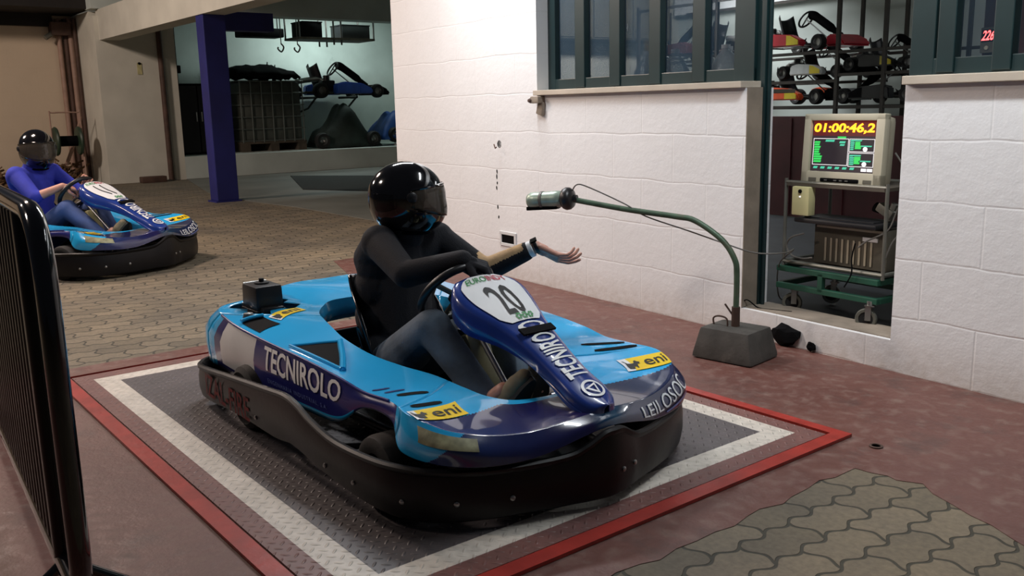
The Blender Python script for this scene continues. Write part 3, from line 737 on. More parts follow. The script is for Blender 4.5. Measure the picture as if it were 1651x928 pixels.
    b = MB(); b.box((-.845, -.40, .488), (.17, .135, .13), bevel=.018, taper=.96); b.box((-.845, -.40, .43), (.18, .14, .03), bevel=.006); b.box((-.745, -.40, .43), (.05, .10, .06), bevel=.01); ab = b.build('air_box', M['black_plastic'], K)
    b = MB(); b.lathe([(1e-5, 0), (.035, 0), (.035, .008), (.012, .01), (.012, .025), (1e-5, .026)], Matrix.Translation((-.845, -.40, .552)), 16); b.build('air_box_knob', M['black_plastic'], ab)
    b = MB(); b.tube([(-.933, -.465, .455), (-.933, -.335, .455)], .006); b.build('air_box_clip', M['steel'], ab); b = MB(); b.tube([(-.926, -.455, .548), (-.926, -.345, .548)], .006); b.build('air_box_clip', M['steel'], ab)
    b = MB(); b.box((-.83, -.40, .40), (.25, .21, .02)); b.build('engine_bay', M['dark'], K, smooth=False)
    b = MB(); b.lathe([(1e-5, -.03), (.02, -.025), (.028, 0), (.02, .025), (1e-5, .03)], Matrix.Translation((-.69, -.535, .435)), 14); b.build('filler_cap', M['steel'], K)
    # --- floor tray, rails, wheels, tank, pedals
    b = MB(); b.box((.25, 0, .055), (1.35, .62, .01)); b.build('floor_tray', M['black_plastic'], K, smooth=False)
    b = MB()
    for sy in (-1, 1):
        b.tube(smooth_path([(-1.02, .33*sy, .09), (-.5, .33*sy, .09), (0, .30*sy, .075), (.5, .26*sy, .075), (.88, .2*sy, .085)], 4), .016)
        b.tube(smooth_path([(-.35, .33*sy, .09), (-.3, .6*sy, .11), (.15, .6*sy, .11), (.25, .3*sy, .08)], 5), .012)
    b.tube([(-1.0, -.5, .10), (-1.0, .5, .10)], .016); b.tube([(.88, -.45, .10), (.88, .45, .10)], .016); b.tube([(-.5, -.62, .14), (-.5, .62, .14)], .018); b.tube([(.55, -.6, .13), (.55, .6, .13)], .014)
    b.build('chassis_frame', M['black_plastic'], K)
    for u, v, R, wd in ((-.52, -.565, .14, .19), (-.52, .565, .14, .19), (.55, -.575, .13, .13), (.55, .575, .13, .13)):
        Mx = Matrix.Translation((u, v, R)) @ Matrix.Rotation(PI/2, 4, 'X'); h = wd/2
        b = MB(); b.lathe([(R*.55, -h*.9), (R*.8, -h), (R*.95, -h*.85), (R, -h*.55), (R, h*.55), (R*.95, h*.85), (R*.8, h), (R*.55, h*.9)], Mx, 32, closed=True); ty = b.build('tyre', M['rubber'], K)
        b = MB(); b.lathe([(1e-5, -h*.3), (R*.2, -h*.35), (R*.3, -h*.1), (R*.5, -h*.2), (R*.56, -h*.8), (R*.56, h*.8), (R*.5, h*.2), (R*.3, h*.1), (R*.2, h*.35), (1e-5, h*.3)], Mx, 24); b.build('rim', M['steel'], ty)
    b = MB(); b.box((.24, 0, .29), (.20, .11, .30), Matrix.Rotation(math.radians(-22), 3, 'Y'), bevel=.03); tk = b.build('fuel_tank', M['tank'], K)
    b = MB(); b.lathe([(1e-5, .0), (.03, .0), (.03, .025), (1e-5, .025)], Matrix.Translation((.19, 0, .435)), 16); b.build('tank_cap', M['black_plastic'], tk)
    for sy in (-1, 1):
        b = MB(); b.tube([(.50, .12*sy, .07), (.60, .12*sy, .20), (.63, .12*sy, .27)], .008); b.tube([(.63, .07*sy, .27), (.63, .19*sy, .27)], .01); b.build('pedal', M['chrome'], K)
    b = MB(); b.tube(smooth_path([(.36, .02, .10), (.36, .02, .20), (.38, .18, .20), (.38, .18, .10)], 5), .009); b.build('heel_stop', M['chrome'], K)
    return K
kart = make_kart('20', 'sky-blue and navy go-kart with race number 20, standing on the steel plate')
kart.location = (-3.1, 2.03, .01)
# ---------------------------------------------------------------- drivers
def hand_parts(wr, dirv, upv, side, curl, L=.185, splay=1.0, thumb=1.0, grip=False):
    """capsules of a hand: wrist point, pointing direction, back-of-hand normal, side vector towards the thumb"""
    d = Vector(dirv).normalized(); n = (Vector(upv) - d*Vector(upv).dot(d)).normalized(); s = d.cross(n)*side
    P = lambda a, c, h: Vector(wr) + d*a*L + s*c*L + n*h*L
    out = [('c', P(.0, 0, 0), P(.18, 0, 0), .024, .026)]
    for c in (-.17, -.06, .06, .17): out.append(('c', P(.12, c*.75, 0), P(.50, c*1.05, .01), .0145, .0125))
    for i, (c, ln) in enumerate(((-.19, .36), (-.065, .44), (.065, .47), (.19, .43))):
        p = P(.50, c*1.05, .01); a = curl[i]*.55; r = .0098 if i else .0088
        dd = (d + s*(c*.25*splay)).normalized()
        for k, f in enumerate((.46, .30, .24)):
            v = (dd*math.cos(a) - n*math.sin(a)); q = p + v*ln*f*L*1.06; out.append(('c', p, q, r, r*.9)); p = q; r *= .92; a += curl[i]*(.8 if k == 0 else .55)
    p = P(.12, .17, -.04); q = P(.30, .36*thumb, -.13); out.append(('c', p, q, .016, .0125))
    t = q + (d*.85 + s*.15*thumb - n*.25).normalized()*.036; out.append(('c', q, t, .0118, .0105)); out.append(('c', t, t + (d*.95 - s*.1 - n*.25).normalized()*.028, .0105, .0085))
    return out

def make_helmet(center, fwd_yaw, tilt, parent, shell_m, scale=1.0, roll=0.0):
    Hm = Matrix.Translation(center) @ Matrix.Rotation(fwd_yaw, 4, 'Z') @ Matrix.Rotation(tilt, 4, 'Y') @ Matrix.Rotation(roll, 4, 'X') @ Matrix.Scale(scale, 4)
    def P(az, el, k=1.0):
        ca = math.cos(az); ce = math.cos(el); se = math.sin(el)
        a, bb, c = .150, .122, .138
        x, y, z = a*ce*ca, bb*ce*math.sin(az), c*se
        front = max(0, ca)**1.5
        if el < 0: x += front*.022*min(1, -el/.45); z -= .02*min(1, -el/.6)
        if ca < 0: x *= 1.03
        return Hm @ Vector((x*k, y*k, z*k))
    NA, NE = 96, 60; E0, E1 = math.radians(-62), math.radians(90)
    def isport(az, el):
        a = abs(math.degrees(az)); e = math.degrees(el)
        top = 20-6*(a/78)**2; bot = -22+9*(a/78)**2
        return a < 78 and bot < e < top
    b = MB(); az = [-PI+2*PI*i/NA for i in range(NA)]; el = [E0+(E1-E0)*j/NE for j in range(NE+1)]
    G = [[P(a, e if e < math.radians(89.9) else math.radians(89.9)) for e in el] for a in az]
    b.grid(G, closed_u=True)
    inv = Hm.inverted()
    kill = []
    for f in b.b.faces:
        c = inv @ f.calc_center_median(); a = math.atan2(c.y/.122, c.x/.152); e = math.asin(max(-1, min(1, (c.z+(.012 if c.z < 0 else 0))/.138)))
        if isport(a, e): kill.append(f)
    bmesh.ops.delete(b.b, geom=kill, context='FACES')
    h = b.build('helmet', shell_m, parent, angle=60)
    so = h.modifiers.new('thickness', 'SOLIDIFY'); so.thickness = .014*scale; so.offset = -1
    b = MB(); b.tube([P(a, E0, .985) for a in az], .011*scale, 8, closed=True); b.build('neck_roll', M['dark'], h)
    # visor: clear smoked shield with a brow strip
    aa = np.linspace(math.radians(-86), math.radians(86), 45); G = []
    for a in aa:
        t = (a/math.radians(86))**2; G.append([P(a, math.radians(-24+13*t)+(math.radians(22-10*t)-math.radians(-24+13*t))*k/10, 1.022) for k in range(11)])
    b = MB(); b.grid(G); v = b.build('visor', M['visor'], h)
    so = v.modifiers.new('thickness', 'SOLIDIFY'); so.thickness = .003; so.offset = 1
    b = MB(); b.tube([P(a, math.radians(23-10*(a/math.radians(86))**2), 1.028) for a in aa], .0055*scale, 8); b.build('brow_strip', M['black_gloss'], h)
    for sg in (-1, 1):
        p = P(sg*math.radians(84), math.radians(2), 1.02); o = (p - Hm.translation).normalized()
        b = MB(); b.lathe([(.022, -.004), (.022, .006), (.015, .011), (1e-5, .012)], Matrix.Translation(p) @ Vector((o.x, o.y, 0)).to_track_quat('Z', 'Y').to_matrix().to_4x4(), 18); b.build('visor_pivot', M['black_plastic'], h)
    return h

def shoe(parent, ankle, toe, upv, m=None):
    a, t = Vector(ankle), Vector(toe); d = (t-a).normalized(); n = (Vector(upv)-d*Vector(upv).dot(d)).normalized(); s = d.cross(n); L = .275
    P = lambda x, y, z: a + d*x*L + s*y + n*z
    pr = [('c', P(-.22, 0, -.02), P(.12, 0, -.025), .036, .040), ('c', P(.1, 0, -.03), P(.55, .008, -.045), .042, .042), ('c', P(.5, .01, -.045), P(.72, .006, -.05), .043, .033), ('c', P(-.1, 0, .06), P(-.05, 0, -.01), .044, .044)]
    o = organic('shoe', pr, .006, M['shoe'], parent, 5)
    b = MB(); R = Matrix((d, s, n)).transposed()
    poly = []
    for k in range(28):
        q = 2*PI*k/28; x = math.cos(q); wd = .044 if x > 0 else .037; poly.append((.27*L+x*.55*L, math.sin(q)*wd))
    Mx = Matrix.Translation(a - n*.088) @ R.to_4x4(); b.prism(poly, Mx, .02); b.build('sole', M['shoe_sole'], o)
    return o

def make_driver(label, loc, rz, shirt, trousers, reach, helmet_m):
    D = empty('person', label, 'person', loc, rz)
    hip = Vector((-.30, .0, .20)); chest = Vector((-.365, .035, .60)); neck = Vector((-.345, .05, .80)); head = Vector((-.285, .05, .955))
    shR, shL = Vector((-.28, -.10, .765)), Vector((-.33, .225, .745))
    kR, kL = Vector((.15, -.125, .475)), Vector((.14, .19, .48)); aR, aL = Vector((.455, -.085, .235)), Vector((.40, .125, .185))
    elR, wrR = Vector((-.0, -.145, .67)), Vector((.20, -.005, .735))
    if reach: elL, wrL = Vector((-.14, .35, .605)), Vector((.02, .515, .712))
    else: elL, wrL = Vector((-.08, .27, .56)), Vector((.13, .12, .68)); wrR = Vector((.12, -.12, .66)); elR = Vector((-.05, -.24, .58)); shR = Vector((-.30, -.17, .745))
    # body
    body = [('c', hip+Vector((0, -.06, 0)), hip+Vector((0, .06, 0)), .105, .105), ('c', hip, chest, .105, .12), ('c', chest+Vector((0, -.07, .04)), chest+Vector((0, .07, .04)), .10, .10),
            ('c', chest, neck, .10, .055), ('c', neck, head+Vector((-.015, 0, -.02)), .055, .06), ('e', head+Vector((-.005, 0, .01)), (.095, .075, .112)), ('c', head+Vector((.05, 0, -.06)), head+Vector((.045, 0, -.02)), .045, .05),
            ('c', head+Vector((.09, 0, -.012)), head+Vector((.104, 0, -.032)), .010, .014), ('c', head+Vector((.085, -.02, -.065)), head+Vector((.085, .02, -.065)), .011, .011), ('c', head+Vector((0, -.075, 0)), head+Vector((0, -.08, -.02)), .016, .014), ('c', head+Vector((0, .075, 0)), head+Vector((0, .08, -.02)), .016, .014)]
    for sh, el_, wr in ((shR, elR, wrR), (shL, elL, wrL)): body += [('c', chest+Vector((0, 0, .08)), sh, .07, .055), ('c', sh, el_, .048, .04), ('c', el_, wr, .04, .027)]
    for sy, k, a in ((-.09, kR, aR), (.09, kL, aL)):
        h = hip+Vector((0, sy, 0)); body += [('c', h, k, .078, .055), ('c', k, a, .052, .038), ('c', a, a+Vector((.09, 0, .07)), .035, .03)]
    if reach:
        body += hand_parts(wrL, (.66, .52, -.38), (-.02, -.62, -.78), 1, (.8, .75, .62, .45), L=.22, splay=.25)
    else:
        body += hand_parts(wrL, (.7, -.5, .35), (.3, .5, .8), -1, (1.3, 1.3, 1.3, 1.2))
    body += hand_parts(wrR, (.5, .8, -.35), (.3, .1, .95), 1, (1.25, 1.3, 1.3, 1.2), L=.18)
    organic('body', body, .0042, M['skin'], D, 3, .5)
    # jumper
    def sleeve(sh, el_, wr, end): 
        e = el_.lerp(wr, end); return [('c', sh, el_, .072, .056), ('c', el_, e, .056, .043)]
    top = [('c', hip+Vector((-.02, -.065, .06)), hip+Vector((-.02, .065, .06)), .125, .125), ('c', hip+Vector((-.02, 0, .05)), chest, .14, .15), ('c', chest+Vector((-.01, -.075, .06)), chest+Vector((-.01, .085, .06)), .115, .115), ('c', chest+Vector((-.02, -.075, -.05)), chest+Vector((-.02, .075, -.05)), .122, .122), ('c', chest+Vector((-.02, -.07, -.18)), chest+Vector((-.02, .07, -.18)), .128, .128),
           ('c', chest+Vector((0, 0, .1)), neck+Vector((.01, 0, .0)), .13, .082), ('c', neck, neck+Vector((.02, 0, .06)), .078, .078), ('c', chest+Vector((0, -.05, .08)), shR, .10, .078), ('c', chest+Vector((0, .05, .08)), shL, .10, .078), ('c', chest+Vector((-.03, -.1, .08)), shR+Vector((-.02, 0, -.01)), .09, .07)]
    top += sleeve(shR, elR, wrR, .99 if reach else .15) + sleeve(shL, elL, wrL, .80 if reach else .15)
    def pnt(c):
        if not reach: return 0
        v = Vector(c)-elL; ax = (wrL-elL); t = v.dot(ax)/ax.length_squared; r = v-ax*t
        return 1 if (.02 < t < .80 and r.z > .012 and r.length < .09) else 0  # tan hand blur painted onto the upper forearm sleeve
    sw = organic('jumper' if reach else 't_shirt', top, .006, [shirt, M['tan_blur']], D, 10, .6, pnt)
    # trousers
    tr = [('c', hip+Vector((-.02, -.07, 0)), hip+Vector((-.02, .07, 0)), .125, .125)]
    for sy, k, a in ((-.095, kR, aR), (.095, kL, aL)):
        h = hip+Vector((0, sy, 0)); sv = (k-h).normalized()
        tr += [('c', h, k, .102, .078), ('c', k, a, .074, .056), ('c', a, a+(a-k).normalized()*.03, .056, .055), ('e', h.lerp(k, .55)+Vector((0, 0, -.01)), (.10, .088, .088))]
    organic('trousers', tr, .008, trousers, D, 6, .6)
    shoe(D, aR+Vector((.03, .01, .0)), (.60, -.055, .40), (-.7, 0, .5)); shoe(D, aL+Vector((.0, 0, -.03)), (.475, .11, .42), (-.9, 0, .2))
    hm = make_helmet(head+Vector((.0, 0, -.002)), math.radians(60 if reach else -30), math.radians(4), D, helmet_m, 1.08 if reach else 1.14)
    if reach: organic('glove', [(p[0], p[1], p[2], p[3]+.003, p[4]+.003) for p in hand_parts(wrR, (.5, .8, -.35), (.3, .1, .95), 1, (1.25, 1.3, 1.3, 1.2), L=.18)], .0045, M['knit'], D, 3, .5)
    # balaclava / collar under the chin bar
    organic('collar', [('c', neck+Vector((.01, 0, -.02)), neck+Vector((.045, 0, .06)), .095, .085), ('c', neck+Vector((.06, -.03, .02)), neck+Vector((.06, .03, .02)), .06, .06)], .007, shirt, sw, 5)
    if reach:
        ax = (wrL-elL).normalized(); q = ax.to_track_quat('Z', 'Y').to_matrix().to_4x4()
        for nm, off, r, wd, m in (('paper_wristband', -.026, .0345, .026, M['white']), ('wristwatch', .004, .034, .016, M['black_plastic'])):
            p = wrL+ax*off; b = MB(); b.lathe([(r, -wd/2), (r+.003, -wd*.4), (r+.003, wd*.4), (r, wd/2), (r-.006, wd/2), (r-.006, -wd/2)], Matrix.Translation(p) @ q, 28, closed=True); o = b.build(nm, m, D)
        b = MB(); n_ = (Vector((.2, -.6, 1))-ax*ax.dot(Vector((.2, -.6, 1)))).normalized(); p = wrL+ax*.004+n_*.037
        b.box(tuple(p), (.03, .028, .008), (Matrix((ax, n_.cross(ax), n_)).transposed()), bevel=.003); b.build('watch_face', M['dark'], o)
    return D
driver = make_driver('driver in black jumper and dark jeans reaching an open hand towards the lamp arm', (-3.1, 2.03, .01), 0, M['knit'], M['denim'], True, M['black_gloss'])

# second kart on the far left, with its driver
K2 = (-9.02, 1.93, .0); K2R = math.radians(32)
num = [c for c in bpy.data.objects if c.name.startswith('race_number')]
kart2 = copy_tree(kart, None, num); kart2.location = K2; kart2.rotation_euler = (0, 0, K2R)
kart2.scale = (1.1,)*3
for ch in children_of(kart2):
    if ch.name.startswith('steering_fairing'):
        for pl in children_of(ch):
            if pl.name.startswith('number_plate'):
                b = MB()
                for x0 in (-.35, .05):
                    V = [fair(fair_uv(.35+.14*k/6), x0+.28*(k/6)**2, .0075) for k in range(7)]; b.tube(V, .004, 6)
                b.build('race_number', M['ink'], pl)
kart2['label'] = 'blue go-kart rolling up on the brown pavers at far left'
driver2 = make_driver('driver in blue t-shirt and dark helmet seated in the far left kart', K2, K2R, M['blue_shirt'], M['denim_light'], False, M['black_gloss'])
driver2.scale = (1.1,)*3
# ---------------------------------------------------------------- lamp arm on a concrete foot
st_o = Vector((-2.975, 3.815, .004)); stand = empty('lamp_stand', 'bent green pole with grey lamp head, standing in a tarred concrete block by the doorway', 'lamp stand', st_o, math.radians(8))
SI = Matrix.Translation(st_o) @ Matrix.Rotation(math.radians(8), 4, 'Z'); SI = SI.inverted(); sl = lambda p: SI @ Vector(p)
b = MB(); b.box((0, 0, .083), (.36, .30, .166), bevel=.022, taper=.80); base = b.build('concrete_foot', M['concrete'], stand, angle=30)
b = MB(); b.tube(smooth_path([(-.11, -.03, .16), (-.115, -.03, .20), (-.08, -.03, .215), (-.035, -.03, .205), (-.03, -.03, .16)], 4), .005, 6); b.build('lifting_handle', M['rust_pipe'], base)
b = MB(); b.cyl((0, 0, .16), (0, 0, .27), .022); b.cyl((-.02, 0, .225), (-.06, -.01, .28), .005, 8); b.build('socket', M['rust_pipe'], stand)
PP = [(-2.975, 3.815, .19), (-2.975, 3.815, .44), (-2.99, 3.81, .53), (-3.06, 3.79, .625), (-3.20, 3.745, .715), (-3.30, 3.70, .735), (-3.55, 3.58, .765), (-3.86, 3.41, .82)]
b = MB(); b.tube([sl(p) for p in smooth_path(PP, 5)], .0155, 14); b.build('pole', M['pole_green'], stand)
hj = sl((-3.84, 3.42, .818)); hd = (sl((-4.13, 3.285, .795)) - hj).normalized(); Mh = Matrix.Translation(hj) @ hd.to_track_quat('Z', 'Y').to_matrix().to_4x4()
b = MB(); b.lathe([(.018, -.05), (.022, -.03), (.05, -.022), (.062, -.005), (.064, .015), (.058, .03), (.04, .045), (.03, .05)], Mh, 28); b.build('lamp_collar', M['black_plastic'], stand)
b = MB(); b.lathe([(.034, .03), (.046, .05), (.048, .08), (.045, .17), (.047, .20), (.046, .235), (.036, .252), (.02, .258), (1e-5, .259)], Mh, 28); lh = b.build('lamp_housing', M['lamp_grey'], stand)
b = MB(); b.lathe([(.0485, .155), (.0495, .16), (.0495, .168), (.0485, .173)], Mh, 28); b.build('housing_seam', M['cable'], lh)
b = MB(); lo = sl((0, 0, -1))-sl((0, 0, 0)); b.box(tuple(hj+hd*.16+lo*.044), (.19, .06, .022), Matrix((hd, lo.cross(hd), lo)).transposed(), bevel=.005); b.build('lamp_base_strip', M['dark'], lh)
CB = [(-3.83, 3.43, .85), (-3.80, 3.44, .895), (-3.74, 3.47, .885), (-3.55, 3.57, .795), (-3.45, 3.63, .73), (-3.25, 3.74, .66), (-3.08, 3.83, .60), (-2.95, 3.93, .55), (-2.86, 4.06, .545), (-2.98, 4.31, .52), (-3.15, 4.42, .40), (-3.2, 4.5, .2), (-3.15, 4.55, .16)]
b = MB(); b.tube([sl(p) for p in smooth_path(CB, 5)], .004, 6); b.build('cable', M['cable'], stand)

# ---------------------------------------------------------------- black crowd barrier at the left edge
bo = Vector((-3.5, .50, 0)); bz = math.atan2(.14, -2.3); bar = empty('crowd_barrier', 'black steel crowd barrier with rounded corner, cut by left edge', 'barrier', bo, bz)
L0, L1 = -1.25, 1.2     # x runs away from the camera
Zt, Zb = 1.115, .16
def rr(z0, z1, x0, x1, r):
    P = []
    for cx, cz, a0 in ((x0+r, z0+r, PI), (x1-r, z0+r, 1.5*PI), (x1-r, z1-r, 0), (x0+r, z1-r, PI/2)):
        for k in range(7): a = a0+k*PI/12; P.append((cx+r*math.cos(a), 0, cz+r*math.sin(a)))
    return P
b = MB(); b.tube(rr(Zb, Zt, L0, L1, .15), .026, 14, closed=True); b.build('frame', M['black_gloss'], bar)
for k in range(31):
    x = L0+.30+.070*k; b = MB(); b.cyl((x, 0, Zb), (x, 0, Zt), .024 if k == 0 else .018, 10); b.build('bar', M['barrier'], bar)
for x in (L0+.28, L1-.3):
    b = MB(); b.tube(smooth_path([(x, -.26, .015), (x, -.2, .02), (x, -.03, .14), (x, 0, .17), (x, .03, .14), (x, .2, .02), (x, .26, .015)], 4), .016, 10); b.build('foot', M['black_gloss'], bar)

# ---------------------------------------------------------------- bits on and at the white wall
def wall_thing(name, label, cat, s, t, z, group=None): return empty(name, label, cat, WP(s, t, z), WA, group)
o = wall_thing('wall_bracket', 'rusty stub of a bracket under the left end of the window sill', 'bracket', -1.60, 0, 1.35)
b = MB(); b.box((0, -.03, .025), (.10, .07, .05), bevel=.012); b.box((.02, -.015, -.035), (.075, .035, .10), Matrix.Rotation(.25, 3, 'Y'), bevel=.012, taper=.8); b.build('stub', M['jamb'], o)
b = MB(); b.lathe([(1e-5, -.03), (.018, -.03), (.02, 0), (.012, .02), (1e-5, .022)], Matrix.Translation((-.045, -.06, .02)) @ Matrix.Rotation(PI/2, 4, 'X'), 12); b.build('pin', M['rust_pipe'], o)
o = wall_thing('wall_hook', 'small dark hook plug sticking out of the white wall above the helmet', 'hook', -2.16, 0, 1.045)
b = MB(); b.lathe([(.03, 0), (.032, -.012), (.02, -.02), (.016, -.05), (.02, -.055), (1e-5, -.058)], Matrix.Rotation(-PI/2, 4, 'X') @ Matrix.Scale(-1, 4, (0, 0, 1)), 16); b.build('plug', M['dark'], o)
b = MB(); b.tube([(0, -.05, 0), (.02, -.052, -.03), (.035, -.05, -.02)], .005, 8); b.build('hook_tip', M['rust_pipe'], o)
o = wall_thing('wall_vent', 'small square vent hole with cream rim, low in the white wall', 'vent', -2.06, 0, .305)
b = MB()
for c, sz in (((0, -.004, .045), (.23, .012, .025)), ((0, -.004, -.045), (.23, .012, .025)), ((-.10, -.004, 0), (.025, .012, .09)), ((.10, -.004, 0), (.025, .012, .09))): b.box(c, sz, bevel=.003)
b.build('rim', M['panel_white'], o, smooth=False); b = MB(); b.box((0, -.002, 0), (.18, .005, .07)); b.build('opening', M['dark'], o, smooth=False)
# hairline crack studs running down the wall
for k, (s_, z_, h_) in enumerate(((-2.2, .83, .03), (-2.205, .79, .035), (-2.2, .74, .02), (-2.21, .70, .028), (-2.2, .55, .03), (-2.19, .47, .022))):
    b = MB(); b.ell((0, 0, 0), (.007, .004, h_*.6), u=8, v=6); o = b.build('wall_chip', M['dark'], None); o.location = WP(s_, -.001, z_); o.rotation_euler = (0, 0.15*(k % 3-1), WA)
    tag(o, 'small dark chip in the vertical line of chips beside the vent in the white wall', 'chip', 'chips down the white wall')
# broken lumps on the red floor by the threshold
def lump(name, lab, loc, size, seed, m, rz=0):
    random.seed(seed); t = bmesh.new(); bmesh.ops.create_icosphere(t, subdivisions=2, radius=1)
    for v in t.verts: v.co = Vector((v.co.x*size[0], v.co.y*size[1], v.co.z*size[2]))*(1+random.uniform(-.22, .22))
    b = MB(); b._absorb(t); zmin = min(v.co.z for v in b.b.verts)
    for v in b.b.verts: v.co.z -= zmin
    o = b.build(name, m, None, smooth=False); o.location = loc; o.rotation_euler = (0, 0, rz); tag(o, lab, 'rubble')
lump('rubble_chunk', 'large dark rubble chunk beside the concrete foot', (-2.93, 4.20, .004), (.085, .045, .06), 3, M['dark'])
lump('rubble_chunk', 'small dark rubble chunk at the foot of the threshold', (-2.76, 4.185, .004), (.026, .02, .026), 5, M['dark'])
o = empty('floor_drain', 'small dark drain hole in the red floor at right', 'drain', (-1.79, 3.18, .004))
b = MB(); b.lathe([(.026, 0), (.026, .003), (.018, .004), (.017, 0)], None, 18, closed=True); b.build('rim', M['rust_pipe'], o); b = MB(); b.lathe([(.0, .001), (.017, .001)], None, 16); b.build('hole', M['dark'], o)
# ---------------------------------------------------------------- workshop seen through door and windows
def race_kart(label, loc, rz, pod_m, tip_m, nose_m, scale=.75, group=None, dark=False):
    K = empty('racing_kart', label, 'racing kart', loc, rz, group); K.scale = (scale,)*3
    b = MB()
    for sy in (-1, 1):
        b.tube(smooth_path([(-.82, .32*sy, .12), (-.3, .34*sy, .11), (.2, .30*sy, .10), (.62, .2*sy, .10), (.85, .18*sy, .11)], 4), .016, 8)
        b.tube([(-.35, .34*sy, .11), (-.3, .58*sy, .12), (.3, .58*sy, .12), (.38, .28*sy, .10)], .011, 8)
    for x in (-.8, -.2, .55, .85): b.tube([(x, -.36, .115), (x, .36, .115)], .014, 8)
    b.build('chassis', M['rack_steel'], K)
    for sy in (-1, 1):
        pr = [(-.38, .08), (-.36, .26), (-.2, .30), (.18, .27), (.40, .17), (.40, .08)]; Mx = Matrix.Translation((0, .64*sy+.08, 0)) @ Matrix.Rotation(PI/2, 4, 'X')
        b = MB(); b.prism(pr, Mx, .16); bmesh.ops.bevel(b.b, geom=b.b.edges[:], offset=.022, segments=2, affect='EDGES'); p = b.build('side_pod', pod_m, K)
        b = MB(); b.prism([(.12, .10), (.12, .262), (.20, .25), (.36, .175), (.36, .10)], Matrix.Translation((0, .725*sy if sy > 0 else -.7225, 0)) @ Matrix.Rotation(PI/2, 4, 'X'), .006); b.build('pod_graphic', tip_m, p)
    b = MB(); b.prism([(.62, .06), (.60, .2), (.72, .27), (.95, .16), (1.0, .06)], Matrix.Translation((0, .36, 0)) @ Matrix.Rotation(PI/2, 4, 'X'), .72); bmesh.ops.bevel(b.b, geom=b.b.edges[:], offset=.03, segments=2, affect='EDGES'); b.build('nose', nose_m, K)
    b = MB(); b.tube(smooth_path([(.02, 0, .62), (.12, 0, .60), (.40, 0, .42), (.66, 0, .24)], 5), [.04]+[.075]*5+[.07]*6+[.05]*4, 12); b.build('front_panel', M['dark'] if dark else nose_m, K)
    Mw = Matrix.Translation((-.06, 0, .56)) @ Vector((-.8, 0, .6)).to_track_quat('Z', 'X').to_matrix().to_4x4()
    b = MB(); b.tube([Mw @ Vector((.15*math.cos(a), .15*math.sin(a), 0)) for a in np.linspace(0, 2*PI, 33)[:-1]], .017, 8, closed=True); b.tube([Mw @ Vector((-.15, 0, 0)), Mw @ Vector((.15, 0, 0))], .012, 8); b.build('steering_wheel', M['black_plastic'], K)
    b = MB(); b.tube([(-.06, 0, .56), (.5, 0, .14)], .011, 8); b.build('steering_column', M['steel'], K)
    SPt = [(-.58, .58), (-.52, .40), (-.45, .22), (-.30, .10), (-.08, .10), (.02, .15)]
    G = []
    for i in range(21):
        u, z = cr(SPt, i/4); G.append([Vector((u, .19*x, z))+Vector((.6, 0, .5))*.16*abs(x)**3 for x in np.linspace(-1, 1, 11)])
    b = MB(); b.grid(G); o = b.build('seat', M['black_plastic'], K); q = o.modifiers.new('t', 'SOLIDIFY'); q.thickness = .01
    b = MB(); b.box((-.42, -.42, .22), (.26, .2, .22), bevel=.03); b.cyl((-.42, -.42, .32), (-.42, -.42, .42), .055)
    for k in range(5): b.lathe([(.075, 0), (.075, .006), (.05, .006), (.05, 0)], Matrix.Translation((-.42, -.42, .33+k*.016)), 16, closed=True)
    b.build('engine', M['black_plastic'], K)
    b = MB(); b.tube(smooth_path([(-.30, -.42, .28), (-.45, -.2, .36), (-.72, -.1, .34), (-.95, -.1, .3)], 5), [.025]*6+[.05]*8+[.025]*2, 12); b.build('exhaust', M['steel'], K)
    for x, y, R, wd in ((.6, -.5, .13, .13), (.6, .5, .13, .13), (-.62, -.56, .14, .2), (-.62, .56, .14, .2)):
        Mx = Matrix.Translation((x, y, R)) @ Matrix.Rotation(PI/2, 4, 'X'); h = wd/2
        b = MB(); b.lathe([(R*.55, -h*.9), (R*.85, -h), (R, -h*.6), (R, h*.6), (R*.85, h), (R*.55, h*.9)], Mx, 24, closed=True); t = b.build('tyre', M['rubber'], K)
        b = MB(); b.lathe([(1e-5, -h*.3), (R*.25, -h*.4), (R*.45, -h*.2), (R*.57, -h*.88), (R*.57, h*.88), (R*.45, h*.2), (1e-5, h*.3)], Mx, 20); b.build('rim', M['steel'], t)
    return K
T4 = 4.35
race_kart('yellow and red racing kart on the top shelf of the workshop rack', WP(-2.68, T4, 1.83), WA, M['kart_red'], M['kart_yellow'], M['kart_red'], .62, dark=True)
race_kart('white and yellow racing kart on the middle shelf of the workshop rack', WP(-2.42, T4, 1.545), WA, M['kart_white'], M['kart_yellow'], M['dark'], .52, dark=True)
race_kart('orange and yellow racing kart on the lowest rack shelf, left of the others', WP(-2.68, T4, 1.285), WA, M['orange'], M['kart_yellow'], M['dark'], .62, dark=True)
race_kart('black racing kart on the lowest rack shelf, right of the orange kart', WP(-1.62, T4, 1.285), WA+PI, M['black_plastic'], M['dark'], M['kart_white'], .60, dark=True)
race_kart('black racing kart on the right-hand shelf of the rack, above another black kart', WP(-1.62, T4, 1.60), WA, M['black_plastic'], M['kart_yellow'], M['dark'], .50, dark=True)
race_kart('dark racing kart behind the rightmost panes of the workshop window', WP(-4.25, T4, 1.83), WA+PI, M['maroon'], M['dark'], M['kart_white'], .66, dark=True)
rk = empty('storage_rack', 'brown steel rack carrying the racing karts in the workshop', 'rack', WP(-3, T4, FZ), WA)
for s_ in (-4.9, -3.6, -1.99, -1.47, -.8):
    for t_ in (-.42, .42):
        b = MB(); b.box((s_+3-(.33 if t_ > 0 else 0), t_, 1.18), (.035, .035, 2.36)); b.build('upright', M['rack_steel'], rk, smooth=False)
